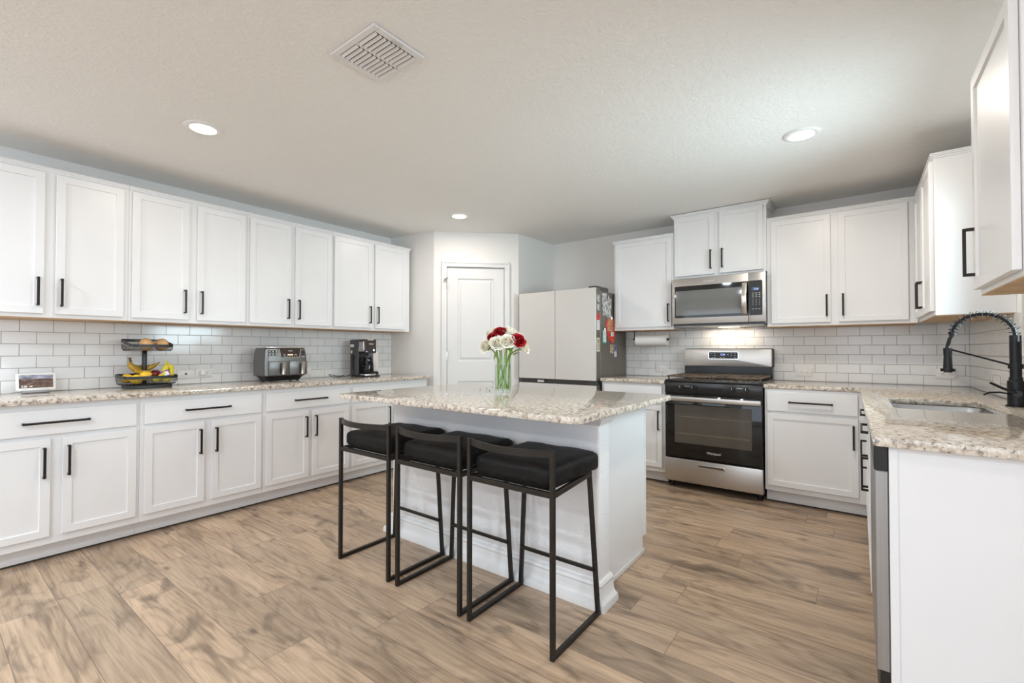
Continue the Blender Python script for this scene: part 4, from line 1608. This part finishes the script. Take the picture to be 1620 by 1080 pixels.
# paper towel
r = thing('paper_towel_holder', 'black under-cabinet holder with a roll of white paper towel', 'paper towel holder', (-1.64, 4.46, 1.287))
mb = MB()
mb.tube([(-0.172, 0, 0.079), (-0.172, 0, 0.0), (-0.165, 0, -0.004), (0.165, 0, -0.004)], 0.005, M['black'], 8)
mb.cyl((-0.180, 0, 0), (-0.166, 0, 0), 0.013, M['black'], 14)
mb.box(-0.19, -0.14, -0.02, 0.02, 0.079, 0.0825, M['black'])
mb.build('bracket', r)
mb = MB()
mb.lathe([(0.019, -0.155), (0.050, -0.155), (0.052, -0.153), (0.052, 0.153), (0.050, 0.155), (0.019, 0.155), (0.019, -0.155)], M['paper'], 36,
         Matrix.Translation((0.005, 0, -0.012)) @ Matrix.Rotation(PI / 2, 4, 'Y'))
rl = mb.build('paper_roll', r)
mb = MB()
mb.cyl((0.161, 0, -0.004), (0.176, 0, -0.004), 0.012, M['black'], 14)
mb.build('end_cap', r)

# ------------------------------------------------------------------ dishwasher
r = thing('dishwasher', 'stainless steel dishwasher at the end of the right counter, seen edge-on', 'dishwasher', (0.0, 1.852, 0))
mb = MB()
mb.box(0.070, 0.62, 0.002, 0.600, 0.10, 0.880, M['steel_side'])
mb.box(0.10, 0.60, 0.002, 0.600, 0.0, 0.10, M['black'])
mb.build('body', r)
mb = MB()
mb.box(0.037, 0.071, -0.020, 0.602, 0.188, 0.805, M['steel_side'], 0.003)
mb.build('door', r)
mb = MB()
mb.box(0.036, 0.071, -0.020, 0.602, 0.806, 0.882, M['black'], 0.003)
mb.build('control_strip', r)
mb = MB()
mb.box(0.046, 0.070, -0.018, 0.600, 0.0, 0.187, M['black'])
mb.build('toe_panel', r)

# ------------------------------------------------------------------ ceiling fixtures


def downlight(x, y, label, power=8.0, color=(1.0, 0.905, 0.79)):
    r = thing('ceiling_light', label, 'ceiling light', (x, y, CZ - 0.0005), 0, 'recessed ceiling lights')
    mb = MB()
    mb.lathe([(0.094, 0.0), (0.094, -0.004), (0.088, -0.008), (0.070, -0.010), (0.064, -0.007), (0.064, 0.0)], M['plate'], 40)
    mb.build('trim_ring', r)
    mb = MB()
    mb.lathe([(0, -0.006), (0.064, -0.006), (0.064, -0.002), (0, -0.002)], M['lamp'], 32)
    mb.build('diffuser', r)
    area_light('lamp_glow', (x, y, CZ - 0.013), (0, 0, 0), 0.12, 0.12, power, color, 'DISK')


downlight(-2.955, 1.000, 'lit recessed ceiling light above the left counter, nearest the vent', 4.8, (1.0, 0.88, 0.74))
downlight(-0.252, 3.140, 'lit recessed ceiling light on the right, above the sink side', 12.0, (1.0, 0.91, 0.80))
downlight(-2.980, 3.120, 'lit recessed ceiling light in front of the pantry door', 7.5, (1.0, 0.91, 0.84))
downlight(-0.252, 0.950, 'lit recessed ceiling light overhead, above the frame of the photo', 4.0)
for ly, row_ in ((-0.75, 'first'), (-2.30, 'second')):  # added lamps, out of view, that fill the kitchen from behind the camera
    for lx, col_ in ((-3.45, 'far left'), (-1.95, 'left'), (-0.45, 'middle'), (1.05, 'right')):
        downlight(lx, ly, 'added unseen fill light in the ceiling behind the camera, %s row, %s' % (row_, col_), 3.0 if lx > 1 else 17.5, (0.86, 0.98, 1.08))

r = thing('ceiling_vent', 'white square air vent with slats in the ceiling', 'vent', (-1.622, 1.196, CZ - 0.001))
wx, wy = 0.152, 0.130
mb = MB()
for (x0, x1, y0, y1) in ((-wx, wx, -wy, -wy + 0.026), (-wx, wx, wy - 0.026, wy), (-wx, -wx + 0.030, -wy + 0.026, wy - 0.026), (wx - 0.030, wx, -wy + 0.026, wy - 0.026), (-0.004, 0.004, -wy + 0.026, wy - 0.026)):
    mb.box(x0, x1, y0, y1, -0.011, -0.001, M['trim'], 0.002)
mb.build('frame', r)
mb = MB()
mb.box(-wx + 0.03, wx - 0.03, -wy + 0.026, wy - 0.026, -0.002, -0.0005, simple('duct_shade', (0.06, 0.06, 0.06), 0.7))  # dark sheet that puts the duct's shade into the gaps between slats
mb.build('duct_backing', r)
for side in (-1, 1):
    for k in range(10):
        mb = MB()
        yc = -wy + 0.036 + k * (2 * wy - 0.066) / 9
        m_ = Matrix.Translation((side * 0.063, yc, -0.010)) @ Matrix.Rotation(math.radians(-30), 4, 'X')
        mb.box(-0.056, 0.056, -0.0068, 0.0068, -0.0008, 0.0008, M['trim'], 0.0, 1, m_)
        mb.build('slat', r)
mb = MB()
mb.box(wx - 0.022, wx - 0.018, -0.03, 0.02, -0.016, -0.011, M['chrome'])
mb.build('damper_lever', r)

# ------------------------------------------------------------------ counter: smart display
r = thing('smart_display', 'small white smart display showing a landscape, standing on the left counter', 'smart display', (-4.105, 0.492, 0.9146), LR)
tilt = Matrix.Translation((0, 0, 0.012)) @ Matrix.Rotation(math.radians(-14), 4, 'X')
mb = MB()
mb.prism(rrect(-0.088, 0.088, 0, 0.110, 0.010, 5), -0.006, 0.006, M['plate'], 0.003, 2, tilt @ Matrix.Rotation(PI / 2, 4, 'X'))
mb.build('bezel', r)
mb = MB()
mb.box(-0.075, 0.075, -0.0072, -0.0062, 0.016, 0.098, M['landscape'], 0, 1, tilt)
s_ = mb.build('screen', r, smooth=0)
t_ = text('clock_digits', '2:26', 0.015, M['white_digits'], r, (-0.052, 0, 0.036), (PI / 2 - math.radians(14), 0, 0))
t_.location = tilt @ Vector((-0.053, -0.0078, 0.026))
t2 = text('temperature_digits', '68\u00b0', 0.013, M['amber'], r, (0, 0, 0), (PI / 2 - math.radians(14), 0, 0))
t2.location = tilt @ Vector((-0.022, -0.0078, 0.026))
mb = MB()
mb.prism(rrect(-0.062, 0.062, -0.02, 0.065, 0.02, 4), 0.0, 0.014, simple('grey_fabric_base', (0.35, 0.35, 0.36), 0.9), 0.003, 1)
b = bmesh.new()
mb.box(-0.05, 0.05, 0.010, 0.045, 0.012, 0.085, M['plate'], 0.008, 2, Matrix.Rotation(math.radians(-14), 4, 'X'))
mb.build('stand', r)
mb = MB()
mb.tube([(-4.075, 0.40, 0.933), (-4.10, 0.36, 0.945), (-4.15, 0.30, 0.955), (-4.185, 0.20, 0.950), (-4.190, 0.10, 0.945)], 0.002, simple('white_cord', (0.6, 0.58, 0.56), 0.5), 6)
mb.tube([(-4.085, 0.395, 0.925), (-4.12, 0.36, 0.9165), (-4.16, 0.30, 0.93), (-4.185, 0.20, 0.937), (-4.190, 0.10, 0.935)], 0.002, bpy.data.materials['white_cord'], 6)
tag(mb.build('power_cord'), 'thin pale power cord running left from the smart display', 'cord')

# ------------------------------------------------------------------ counter: fruit basket
BX, BY, BR = -4.020, 1.030, 6.5
r = thing('fruit_basket', 'two-tier black wire fruit basket on the left counter', 'fruit basket', (BX, BY, 0.9146), LR + math.radians(BR))


def mesh_tray(hx, hy, zb, zt, rr, name, rise=0.0):
    """wire tray: solid rim band on top, meshed wall and floor below"""
    mb = MB()
    b = bmesh.new()
    rings = []
    P = rrect(-hx, hx, -hy, hy, rr, 6)
    P2 = rrect(-hx + 0.003, hx - 0.003, -hy + 0.003, hy - 0.003, rr - 0.003, 6)
    for pts, z in ((P, zt - 0.019), (P, zt), (P2, zt), (P2, zt - 0.019)):
        rings.append([b.verts.new((x, y, z + rise * (y + hy) / (2 * hy))) for x, y in pts])
    for k in range(4):
        A, B = rings[k], rings[(k + 1) % 4]
        for i in range(len(A)):
            b.faces.new((A[i], A[(i + 1) % len(A)], B[(i + 1) % len(A)], B[i]))
    bmesh.ops.recalc_face_normals(b, faces=b.faces)
    mb.add(b, M['black'])
    mb.build(name + '_rim', r)
    # mesh
    b = bmesh.new()
    rows = []
    nper = 96
    path = rrect(-hx + 0.002, hx - 0.002, -hy + 0.002, hy - 0.002, rr, 8)
    L = [0.0]
    for i in range(len(path)):
        L.append(L[-1] + (Vector(path[(i + 1) % len(path)]) - Vector(path[i])).length)

    def at(s):
        s = s % L[-1]
        for i in range(len(path)):
            if s <= L[i + 1]:
                return Vector(path[i]).lerp(Vector(path[(i + 1) % len(path)]), (s - L[i]) / max(1e-9, L[i + 1] - L[i]))
        return Vector(path[0])
    for (z, g) in ((zt - 0.018, 1.0), (zt - 0.028, 0.995), (zt - 0.037, 0.985), (zb + 0.006, 0.955), (zb, 0.91), (zb, 0.78), (zb, 0.62), (zb, 0.45), (zb, 0.25), (zb, 0.08)):
        rows.append([b.verts.new((at(L[-1] * k / nper).x * g, at(L[-1] * k / nper).y * g, z + (rise * (at(L[-1] * k / nper).y + hy) / (2 * hy) * (z - zb) / (zt - zb)))) for k in range(nper)])
    for A, B in zip(rows, rows[1:]):
        for k in range(nper):
            b.faces.new((A[k], A[(k + 1) % nper], B[(k + 1) % nper], B[k]))
    mb = MB()
    mb.add(b, M['black'])
    o = mb.build(name + '_mesh', r, smooth=0)
    w = o.modifiers.new('wires', 'WIREFRAME')
    w.thickness = 0.0016
    w.use_replace = True
    return o


mb = MB()
mb.prism(rrect(-0.125, 0.125, -0.095, 0.095, 0.03, 6), 0.0, 0.021, M['black'], 0.002, 1)
mb.build('base', r)
mb = MB()
mb.box(-0.014, 0.014, 0.040, 0.056, 0.020, 0.262, M['black'], 0.003, 2)
mb.build('post', r)
mesh_tray(0.158, 0.112, 0.024, 0.084, 0.045, 'lower_tray', 0.014)
mesh_tray(0.128, 0.100, 0.258, 0.303, 0.034, 'upper_tray', 0.040)
RB = Matrix.Translation((BX, BY, 0.9146)) @ Matrix.Rotation(LR + math.radians(BR), 4, 'Z')


def fruit(name, label, cat, local, R, mat, kind, rot=(0, 0, 0), group=None):
    p = RB @ Vector(local)
    root = thing(name, label, cat, tuple(p), LR, group)
    mb = MB()
    if kind == 'lemon':
        prof = [(0, -1.28), (0.12, -1.25), (0.2, -1.12), (0.55, -0.9), (0.85, -0.5), (1.0, 0), (0.85, 0.5), (0.55, 0.9), (0.2, 1.12), (0.14, 1.28), (0, 1.30)]
    elif kind == 'onion':
        prof = [(0, -0.82), (0.3, -0.80), (0.72, -0.60), (0.97, -0.15), (1.0, 0.1), (0.85, 0.48), (0.5, 0.75), (0.2, 0.9), (0.10, 1.08), (0.12, 1.22), (0, 1.2)]
    else:
        prof = [(0, -0.82), (0.25, -0.92), (0.62, -0.78), (0.92, -0.3), (1.0, 0.1), (0.88, 0.55), (0.55, 0.86), (0.22, 0.88), (0, 0.72)]
    mb.lathe([(a * R, c * R) for a, c in prof], mat, 24)
    o = mb.build({'lemon': 'fruit', 'onion': 'bulb', 'apple': 'fruit'}[kind], root, smooth=70)
    o.rotation_euler = rot
    if kind == 'apple':
        mb = MB()
        mb.tube([(0, 0, 0.7 * R), (0.004, 0, 1.15 * R)], 0.0018, M['banana_tip'], 6)
        s_ = mb.build('stem', root)
        s_.rotation_euler = rot
    return root


FB = 'fruit in the lower basket tray'
fruit('onion', 'yellow onion on the left in the upper basket tray', 'onion', (-0.024, -0.040, 0.303), 0.046, M['onion'], 'onion', (0.35, 1.25, 0.2), 'onions in the upper basket tray')
fruit('onion', 'yellow onion on the right in the upper basket tray', 'onion', (0.070, -0.038, 0.302), 0.045, M['onion'], 'onion', (0.2, -1.3, 0.4), 'onions in the upper basket tray')
fruit('lemon', 'yellow lemon at the front left of the lower basket tray', 'lemon', (-0.085, -0.062, 0.064), 0.034, M['lemon'], 'lemon', (0.3, 1.45, 0.15), FB)
fruit('lemon', 'yellow lemon at the back left corner of the lower basket tray', 'lemon', (-0.105, 0.035, 0.068), 0.033, M['lemon'], 'lemon', (1.2, 0.5, 0.5), FB)
fruit('lemon', 'round yellow lemon on top at the front, left of the basket post', 'lemon', (-0.030, -0.048, 0.084), 0.034, M['lemon'], 'lemon', (0.2, 1.2, -0.5), FB)
fruit('apple', 'dark red apple behind the bananas, right of the basket post', 'apple', (0.062, 0.034, 0.086), 0.036, M['apple'], 'apple', (0.3, 0.2, 0), FB)


def banana_bm(pts, rad):
    mb = MB()
    n_ = len(pts)
    rr = [rad * (0.30 if i == 0 else 0.62 if i == 1 else 0.28 if i == n_ - 1 else 0.70 if i == n_ - 2 else 1.0) for i in range(n_)]
    return pts, rr


def smooth_path(ctrl, n=16):
    out = []
    c = [Vector(p) for p in ctrl]
    c = [c[0] * 2 - c[1]] + c + [c[-1] * 2 - c[-2]]
    m = len(c) - 3
    for i in range(n + 1):
        t = i / n * m
        k = min(int(t), m - 1)
        t -= k
        p0, p1, p2, p3 = c[k:k + 4]
        out.append(0.5 * ((2 * p1) + (p2 - p0) * t + (2 * p0 - 5 * p1 + 4 * p2 - p3) * t * t + (3 * p1 - p0 - 3 * p2 + p3) * t ** 3))
    return out


def bunch(name, label, paths, rad, mat, crown):
    root = thing(name, label, 'bananas', tuple(RB.translation), LR + math.radians(BR), 'banana bunches in the lower basket tray')
    for ctrl in paths:
        pts = smooth_path(ctrl, 18)
        rr = []
        for i in range(19):
            t = i / 18
            rr.append(rad * (0.32 + 0.68 * min(1, t / 0.22)) * (1 if t < 0.8 else 1 - 0.72 * ((t - 0.8) / 0.2) ** 1.5))
        mb = MB()
        mb.tube(pts, rr, mat, 7)
        mb.cyl(pts[-1], pts[-1] + (pts[-1] - pts[-2]).normalized() * 0.006, rad * 0.26, M['banana_tip'], 7)
        mb.build('banana', root, smooth=40)
    mb = MB()
    mb.tube(smooth_path(crown, 6), [0.009, 0.009, 0.008, 0.007, 0.007, 0.008, 0.008], M['banana_tip'] if mat is M['banana_ripe'] else mat, 7)
    mb.build('crown', root)
    return root


bunch('banana_bunch', 'brown-spotted ripe bananas lying behind the basket post',
      [[(-0.076, 0.055, 0.182), (-0.070, 0.060, 0.150), (-0.02, 0.072, 0.125), (0.04, 0.070, 0.136), (0.092, 0.058, 0.170)],
       [(-0.080, 0.050, 0.182), (-0.085, 0.030, 0.152), (-0.055, 0.020, 0.118), (-0.02, 0.012, 0.106), (0.03, 0.014, 0.110)],
       [(-0.078, 0.060, 0.182), (-0.066, 0.084, 0.156), (-0.02, 0.095, 0.140), (0.04, 0.095, 0.150)]],
      0.0165, M['banana_ripe'], [(-0.078, 0.054, 0.178), (-0.080, 0.055, 0.196), (-0.083, 0.056, 0.212)])
gb = bunch('banana_bunch', 'yellow-green bananas with a purple sticker at the right of the lower tray',
           [[(0.108, -0.020, 0.165), (0.098, -0.042, 0.142), (0.070, -0.066, 0.095), (0.035, -0.078, 0.060), (0.000, -0.082, 0.052)],
            [(0.112, -0.018, 0.165), (0.128, -0.038, 0.140), (0.124, -0.058, 0.095), (0.098, -0.074, 0.058), (0.058, -0.084, 0.044)],
            [(0.110, -0.014, 0.165), (0.126, -0.006, 0.145), (0.138, 0.004, 0.100), (0.132, 0.012, 0.062), (0.118, 0.016, 0.045)]],
           0.0180, M['banana_green'], [(0.109, -0.018, 0.160), (0.110, -0.014, 0.174), (0.108, -0.010, 0.184)])
mb = MB()
st = Matrix.Translation((0.080, -0.080, 0.098)) @ Matrix.Rotation(math.radians(-22), 4, 'Y') @ Matrix.Rotation(math.radians(-18), 4, 'X')
mb.box(-0.030, 0.024, -0.0012, 0.0, -0.020, 0.022, M['purple'], 0, 1, st)
mb.box(-0.010, 0.018, -0.0020, -0.0012, -0.016, 0.012, M['plate'], 0, 1, st)
o = mb.build('sticker', gb, smooth=0)
o['label'] = 'purple and white fruit label'

# ------------------------------------------------------------------ counter: air fryer
r = thing('air_fryer', 'dark grey two-basket air fryer on the left counter', 'air fryer', (-3.985, 1.950, 0.9146), LR)
hx, hy = 0.182, 0.120
b = bmesh.new()
rings = []
for (z, g, rr) in ((0.034, -0.028, 0.03), (0.052, 0.0, 0.038), (0.16, 0.001, 0.038), (0.235, -0.004, 0.036), (0.272, -0.010, 0.034), (0.276, -0.014, 0.032)):
    rings.append([b.verts.new((x, y, z)) for x, y in rrect(-hx - g, hx + g, -hy - g, hy + g, rr, 6)])
for A, B in zip(rings, rings[1:]):
    for k in range(len(A)):
        b.faces.new((A[k], A[(k + 1) % len(A)], B[(k + 1) % len(A)], B[k]))
b.faces.new(rings[0][::-1])
b.faces.new(rings[-1])
bmesh.ops.recalc_face_normals(b, faces=b.faces)
mb = MB()
mb.add(b, M['fryer_grey'])
mb.build('housing', r)
b = bmesh.new()
rings = []
for (z, g) in ((0.006, -0.045), (0.012, -0.04), (0.033, -0.027)):
    rings.append([b.verts.new((x, y, z)) for x, y in rrect(-hx - g, hx + g, -hy - g, hy + g, 0.03, 6)])
for A, B in zip(rings, rings[1:]):
    for k in range(len(A)):
        b.faces.new((A[k], A[(k + 1) % len(A)], B[(k + 1) % len(A)], B[k]))
b.faces.new(rings[0][::-1])
bmesh.ops.recalc_face_normals(b, faces=b.faces)
mb = MB()
mb.add(b, M['black'])
for x in (-0.12, 0.12):
    for y in (-0.06, 0.06):
        mb.cyl((x, y, 0), (x, y, 0.008), 0.012, M['black'], 10)
mb.build('base', r)
mb = MB()
mb.prism(rrect(-hx + 0.016, hx - 0.016, -hy + 0.012, hy - 0.016, 0.03, 6), 0.2765, 0.280, M['black'], 0)
mb.prism(rrect(-hx + 0.014, hx - 0.014, -hy + 0.010, hy - 0.014, 0.03, 6), 0.280, 0.290, M['chrome'], 0.003, 2)
mb.build('lid', r)
tiltp = Matrix.Translation((0, -hy - 0.0012, 0.16)) @ Matrix.Rotation(math.radians(-2.6), 4, 'X')
mb = MB()
mb.prism([(-0.072, 0.112), (-0.060, 0.046), (-0.054, 0.040), (0.100, 0.040), (0.106, 0.046), (0.118, 0.112)], 0.0, 0.004, M['chrome'], 0, 1, tiltp @ Matrix.Rotation(PI / 2, 4, 'X'))
mb.prism([(-0.066, 0.112), (-0.055, 0.049), (-0.051, 0.045), (0.097, 0.045), (0.101, 0.049), (0.112, 0.112)], 0.004, 0.005, simple('smoky_panel', (0.045, 0.03, 0.025), 0.15), 0, 1, tiltp @ Matrix.Rotation(PI / 2, 4, 'X'))
pn = mb.build('control_panel', r, smooth=0)
mb = MB()
mb.box(0.0, 0.046, -0.0062, -0.0052, 0.060, 0.068, M['amber'], 0, 1, tiltp)
mb.build('display', pn, smooth=0)
mb = MB()
for (x, z, w) in ((-0.028, 0.064, 0.009), (0.070, 0.064, 0.009), (-0.03, 0.052, 0.002), (-0.015, 0.052, 0.002), (0.0, 0.052, 0.002), (0.02, 0.052, 0.002), (0.04, 0.052, 0.002), (0.06, 0.052, 0.002), (0.08, 0.052, 0.002)):
    mb.box(x - w, x + w, -0.0062, -0.0052, z - 0.002, z + 0.002, M['logo'], 0, 1, tiltp)
mb.build('touch_icons', pn, smooth=0)
t_ = text('logo', 'NINJA', 0.013, M['logo'], pn, (0, 0, 0), (PI / 2 - math.radians(2.6), 0, 0))
t_.location = tiltp @ Vector((0.024, -0.0058, 0.097))
mb = MB()
for row_ in range(2):
    for c_ in range(3):
        x, z = -0.148 + c_ * 0.026, 0.090 - row_ * 0.024
        mb.box(x - 0.010, x + 0.010, -0.004, 0.0, z - 0.009, z + 0.009, M['black'], 0, 1, tiltp)
        mb.box(x - 0.004, x + 0.005, -0.0048, -0.0038, z - 0.004, z + 0.004, M['logo'], 0, 1, tiltp)
mb.box(-0.158, -0.085, -0.0045, 0.0, 0.104, 0.108, M['logo'], 0, 1, tiltp)
mb.build('program_icons', r, smooth=0)
mb = MB()
for row_ in range(4):
    z = 0.094 - row_ * 0.011
    mb.box(0.126, 0.150, -0.004, 0.0, z - 0.0042, z + 0.0042, M['black'], 0, 1, tiltp)
mb.box(0.128, 0.148, -0.0044, 0.0, 0.046, 0.050, M['logo'], 0, 1, tiltp)
mb.build('side_icons', r, smooth=0)
for (x0, x1, hx0) in ((-0.158, 0.010, -0.048), (0.012, 0.170, 0.118)):
    mb = MB()
    mb.box(x0, x1, -hy - 0.012, -hy + 0.02, 0.054, 0.172, M['fryer_grey'], 0.006, 2)
    bk = mb.build('basket_drawer', r)
    b = bmesh.new()
    rows = []
    for i in range(11):
        t = i / 10
        z = 0.060 + 0.105 * t
        y = -hy - 0.050 + 0.018 * (1 - t)
        rows.append([b.verts.new((hx0 + dx, y + dy, z)) for dx, dy in ((-0.014, 0.006), (-0.012, -0.002), (0, -0.005), (0.012, -0.002), (0.014, 0.006))])
    for A, B in zip(rows, rows[1:]):
        for k in range(5):
            b.faces.new((A[k], A[(k + 1) % 5], B[(k + 1) % 5], B[k]))
    b.faces.new(rows[0])
    b.faces.new(rows[-1])
    bmesh.ops.recalc_face_normals(b, faces=b.faces)
    mb = MB()
    mb.add(b, M['chrome'])
    mb.box(hx0 - 0.010, hx0 + 0.010, -hy - 0.046, -hy - 0.010, 0.148, 0.162, M['chrome'], 0.003)
    mb.build('handle', bk)

# ------------------------------------------------------------------ counter: coffee maker
# front towards local -y (world +x); local x runs along world +y
r = thing('coffee_maker', 'black and steel coffee maker with a glass carafe at the end of the left counter', 'coffee maker', (-3.950, 2.765, 0.9146), LR)
mb = MB()
mb.prism(rrect(-0.075, 0.115, -0.125, 0.13, 0.03, 5), 0.0, 0.012, M['black'], 0.003, 1)
mb.prism(rrect(-0.070, 0.075, -0.135, 0.02, 0.06, 6), 0.012, 0.030, M['chrome'], 0.003, 1)
mb.build('base', r)
mb = MB()
mb.box(-0.075, 0.070, 0.03, 0.130, 0.012, 0.300, M['grey_plastic'], 0.010, 2)
mb.box(-0.0755, -0.066, -0.02, 0.130, 0.290, 0.365, M['grey_plastic'], 0.003)
mb.box(-0.0756, -0.060, -0.01, 0.05, 0.012, 0.29, M['grey_plastic'], 0.003)
tw = mb.build('tower', r)
mb = MB()
mb.box(-0.072, 0.072, -0.095, 0.128, 0.245, 0.358, M['steel'], 0.014, 3)
mb.box(-0.0745, 0.0745, 0.03, 0.1305, 0.24, 0.366, M['grey_plastic'], 0.010, 2)
mb.box(-0.070, 0.070, -0.09, 0.126, 0.356, 0.368, M['black'], 0.004, 2)
hd = mb.build('brew_head', r)
mb = MB()
tp = Matrix.Translation((0, -0.096, 0.30)) @ Matrix.Rotation(math.radians(-4), 4, 'X')
mb.prism([(-0.068, 0.068), (0.068, 0.068), (0.062, -0.062), (0.054, -0.068), (-0.054, -0.068), (-0.062, -0.062)], 0.0, 0.012, simple('bronze_panel', (0.04, 0.028, 0.024), 0.2), 0.002, 1, tp @ Matrix.Rotation(PI / 2, 4, 'X'))
pn = mb.build('control_panel', hd)
mb = MB()
mb.cyl(tp @ Vector((0.026, -0.012, -0.038)), tp @ Vector((0.026, -0.024, -0.038)), 0.013, M['chrome'], 18)
mb.cyl(tp @ Vector((0.026, -0.0241, -0.038)), tp @ Vector((0.026, -0.0246, -0.038)), 0.009, M['digits'], 18)
mb.build('knob', pn)
mb = MB()
mb.box(-0.035, 0.030, -0.020, -0.004, 0.056, 0.074, M['chrome'], 0.003, 2, tp)
mb.build('lid_latch', pn)
t_ = text('logo', 'NINJA', 0.020, M['logo'], pn, (0, 0, 0), (PI / 2 - math.radians(4), 0, 0))
t_.location = tp @ Vector((0.008, -0.0128, 0.022))
mb = MB()
mb.cyl(tp @ Vector((-0.048, -0.012, -0.052)), tp @ Vector((-0.048, -0.0135, -0.052)), 0.005, M['digits'], 12)
mb.build('power_button', pn)
# frother fold-out and side label on the left side
mb = MB()
mb.box(-0.0790, -0.0745, 0.060, 0.120, 0.292, 0.322, M['card_white'], 0.001)
o = mb.build('side_label', r)
o['label'] = 'white sticker on the side of the tower'
mb = MB()
mb.cyl((-0.076, 0.072, 0.245), (-0.094, 0.072, 0.245), 0.015, M['chrome'], 14)
mb.tube([(-0.082, 0.078, 0.185), (-0.082, 0.076, 0.10), (-0.082, 0.076, 0.065)], [0.010, 0.007, 0.013], M['black'], 10)
mb.cyl((-0.076, 0.078, 0.195), (-0.086, 0.078, 0.195), 0.020, M['black'], 16)
mb.build('milk_frother', r)
mb = MB()
mb.lathe([(0, 0), (0.048, 0), (0.055, 0.012), (0.056, 0.05), (0.048, 0.11), (0.040, 0.145), (0.042, 0.155), (0.039, 0.155), (0.037, 0.145), (0.045, 0.11), (0.053, 0.05), (0.052, 0.013), (0, 0.003)],
         mat_glass('smoky_glass', (0.30, 0.26, 0.24)), 28, Matrix.Translation((0.0, -0.062, 0.0305)))
mb.build('carafe', r)
mb = MB()
mb.cyl((0, -0.062, 0.187), (0, -0.062, 0.205), 0.041, M['black'], 24)
mb.tube([(-0.03, -0.09, 0.185), (-0.055, -0.125, 0.18), (-0.058, -0.13, 0.13), (-0.048, -0.11, 0.075)], 0.008, M['black'], 8)
mb.cyl((0, -0.062, 0.100), (0, -0.062, 0.110), 0.0568, M['black'], 28)
mb.build('carafe_handle', r)
mb = MB()
mb.box(0.078, 0.140, -0.045, 0.10, 0.045, 0.250, simple('frosted_reservoir', (0.70, 0.66, 0.64), 0.25, var=0.05), 0.010, 2)
mb.box(0.076, 0.142, -0.047, 0.102, 0.012, 0.044, M['black'], 0.004)
mb.build('water_reservoir', r)
mb = MB()
mb.tube(smooth_path([(-4.0, 2.655, 0.935), (-4.03, 2.61, 0.921), (-3.99, 2.50, 0.9185), (-3.985, 2.44, 0.925), (-4.03, 2.43, 0.945), (-4.08, 2.50, 0.935), (-4.12, 2.60, 0.921), (-4.10, 2.645, 0.930)], 30), 0.003, M['black'], 6)
tag(mb.build('power_cord'), 'black power cord looped beside the coffee maker', 'cord')

# crumbs on the island top
for k, (px, py) in enumerate([(-2.061, 2.364), (-2.058, 2.43), (-2.131, 2.581), (-1.947, 2.328)]):
    mb = MB()
    mb.lathe([(0, 0), (0.0028, 0.0), (0.003, 0.0006), (0.002, 0.0012), (0, 0.0013)], M['slot'], 8, Matrix.Scale(1.4, 4, (1, 0, 0)))
    o = tag(mb.build('crumb'), 'tiny dark crumb on the granite island top, left of the vase', 'crumb', 'crumbs on the island top')
    o.location = (px, py, 0.9141)
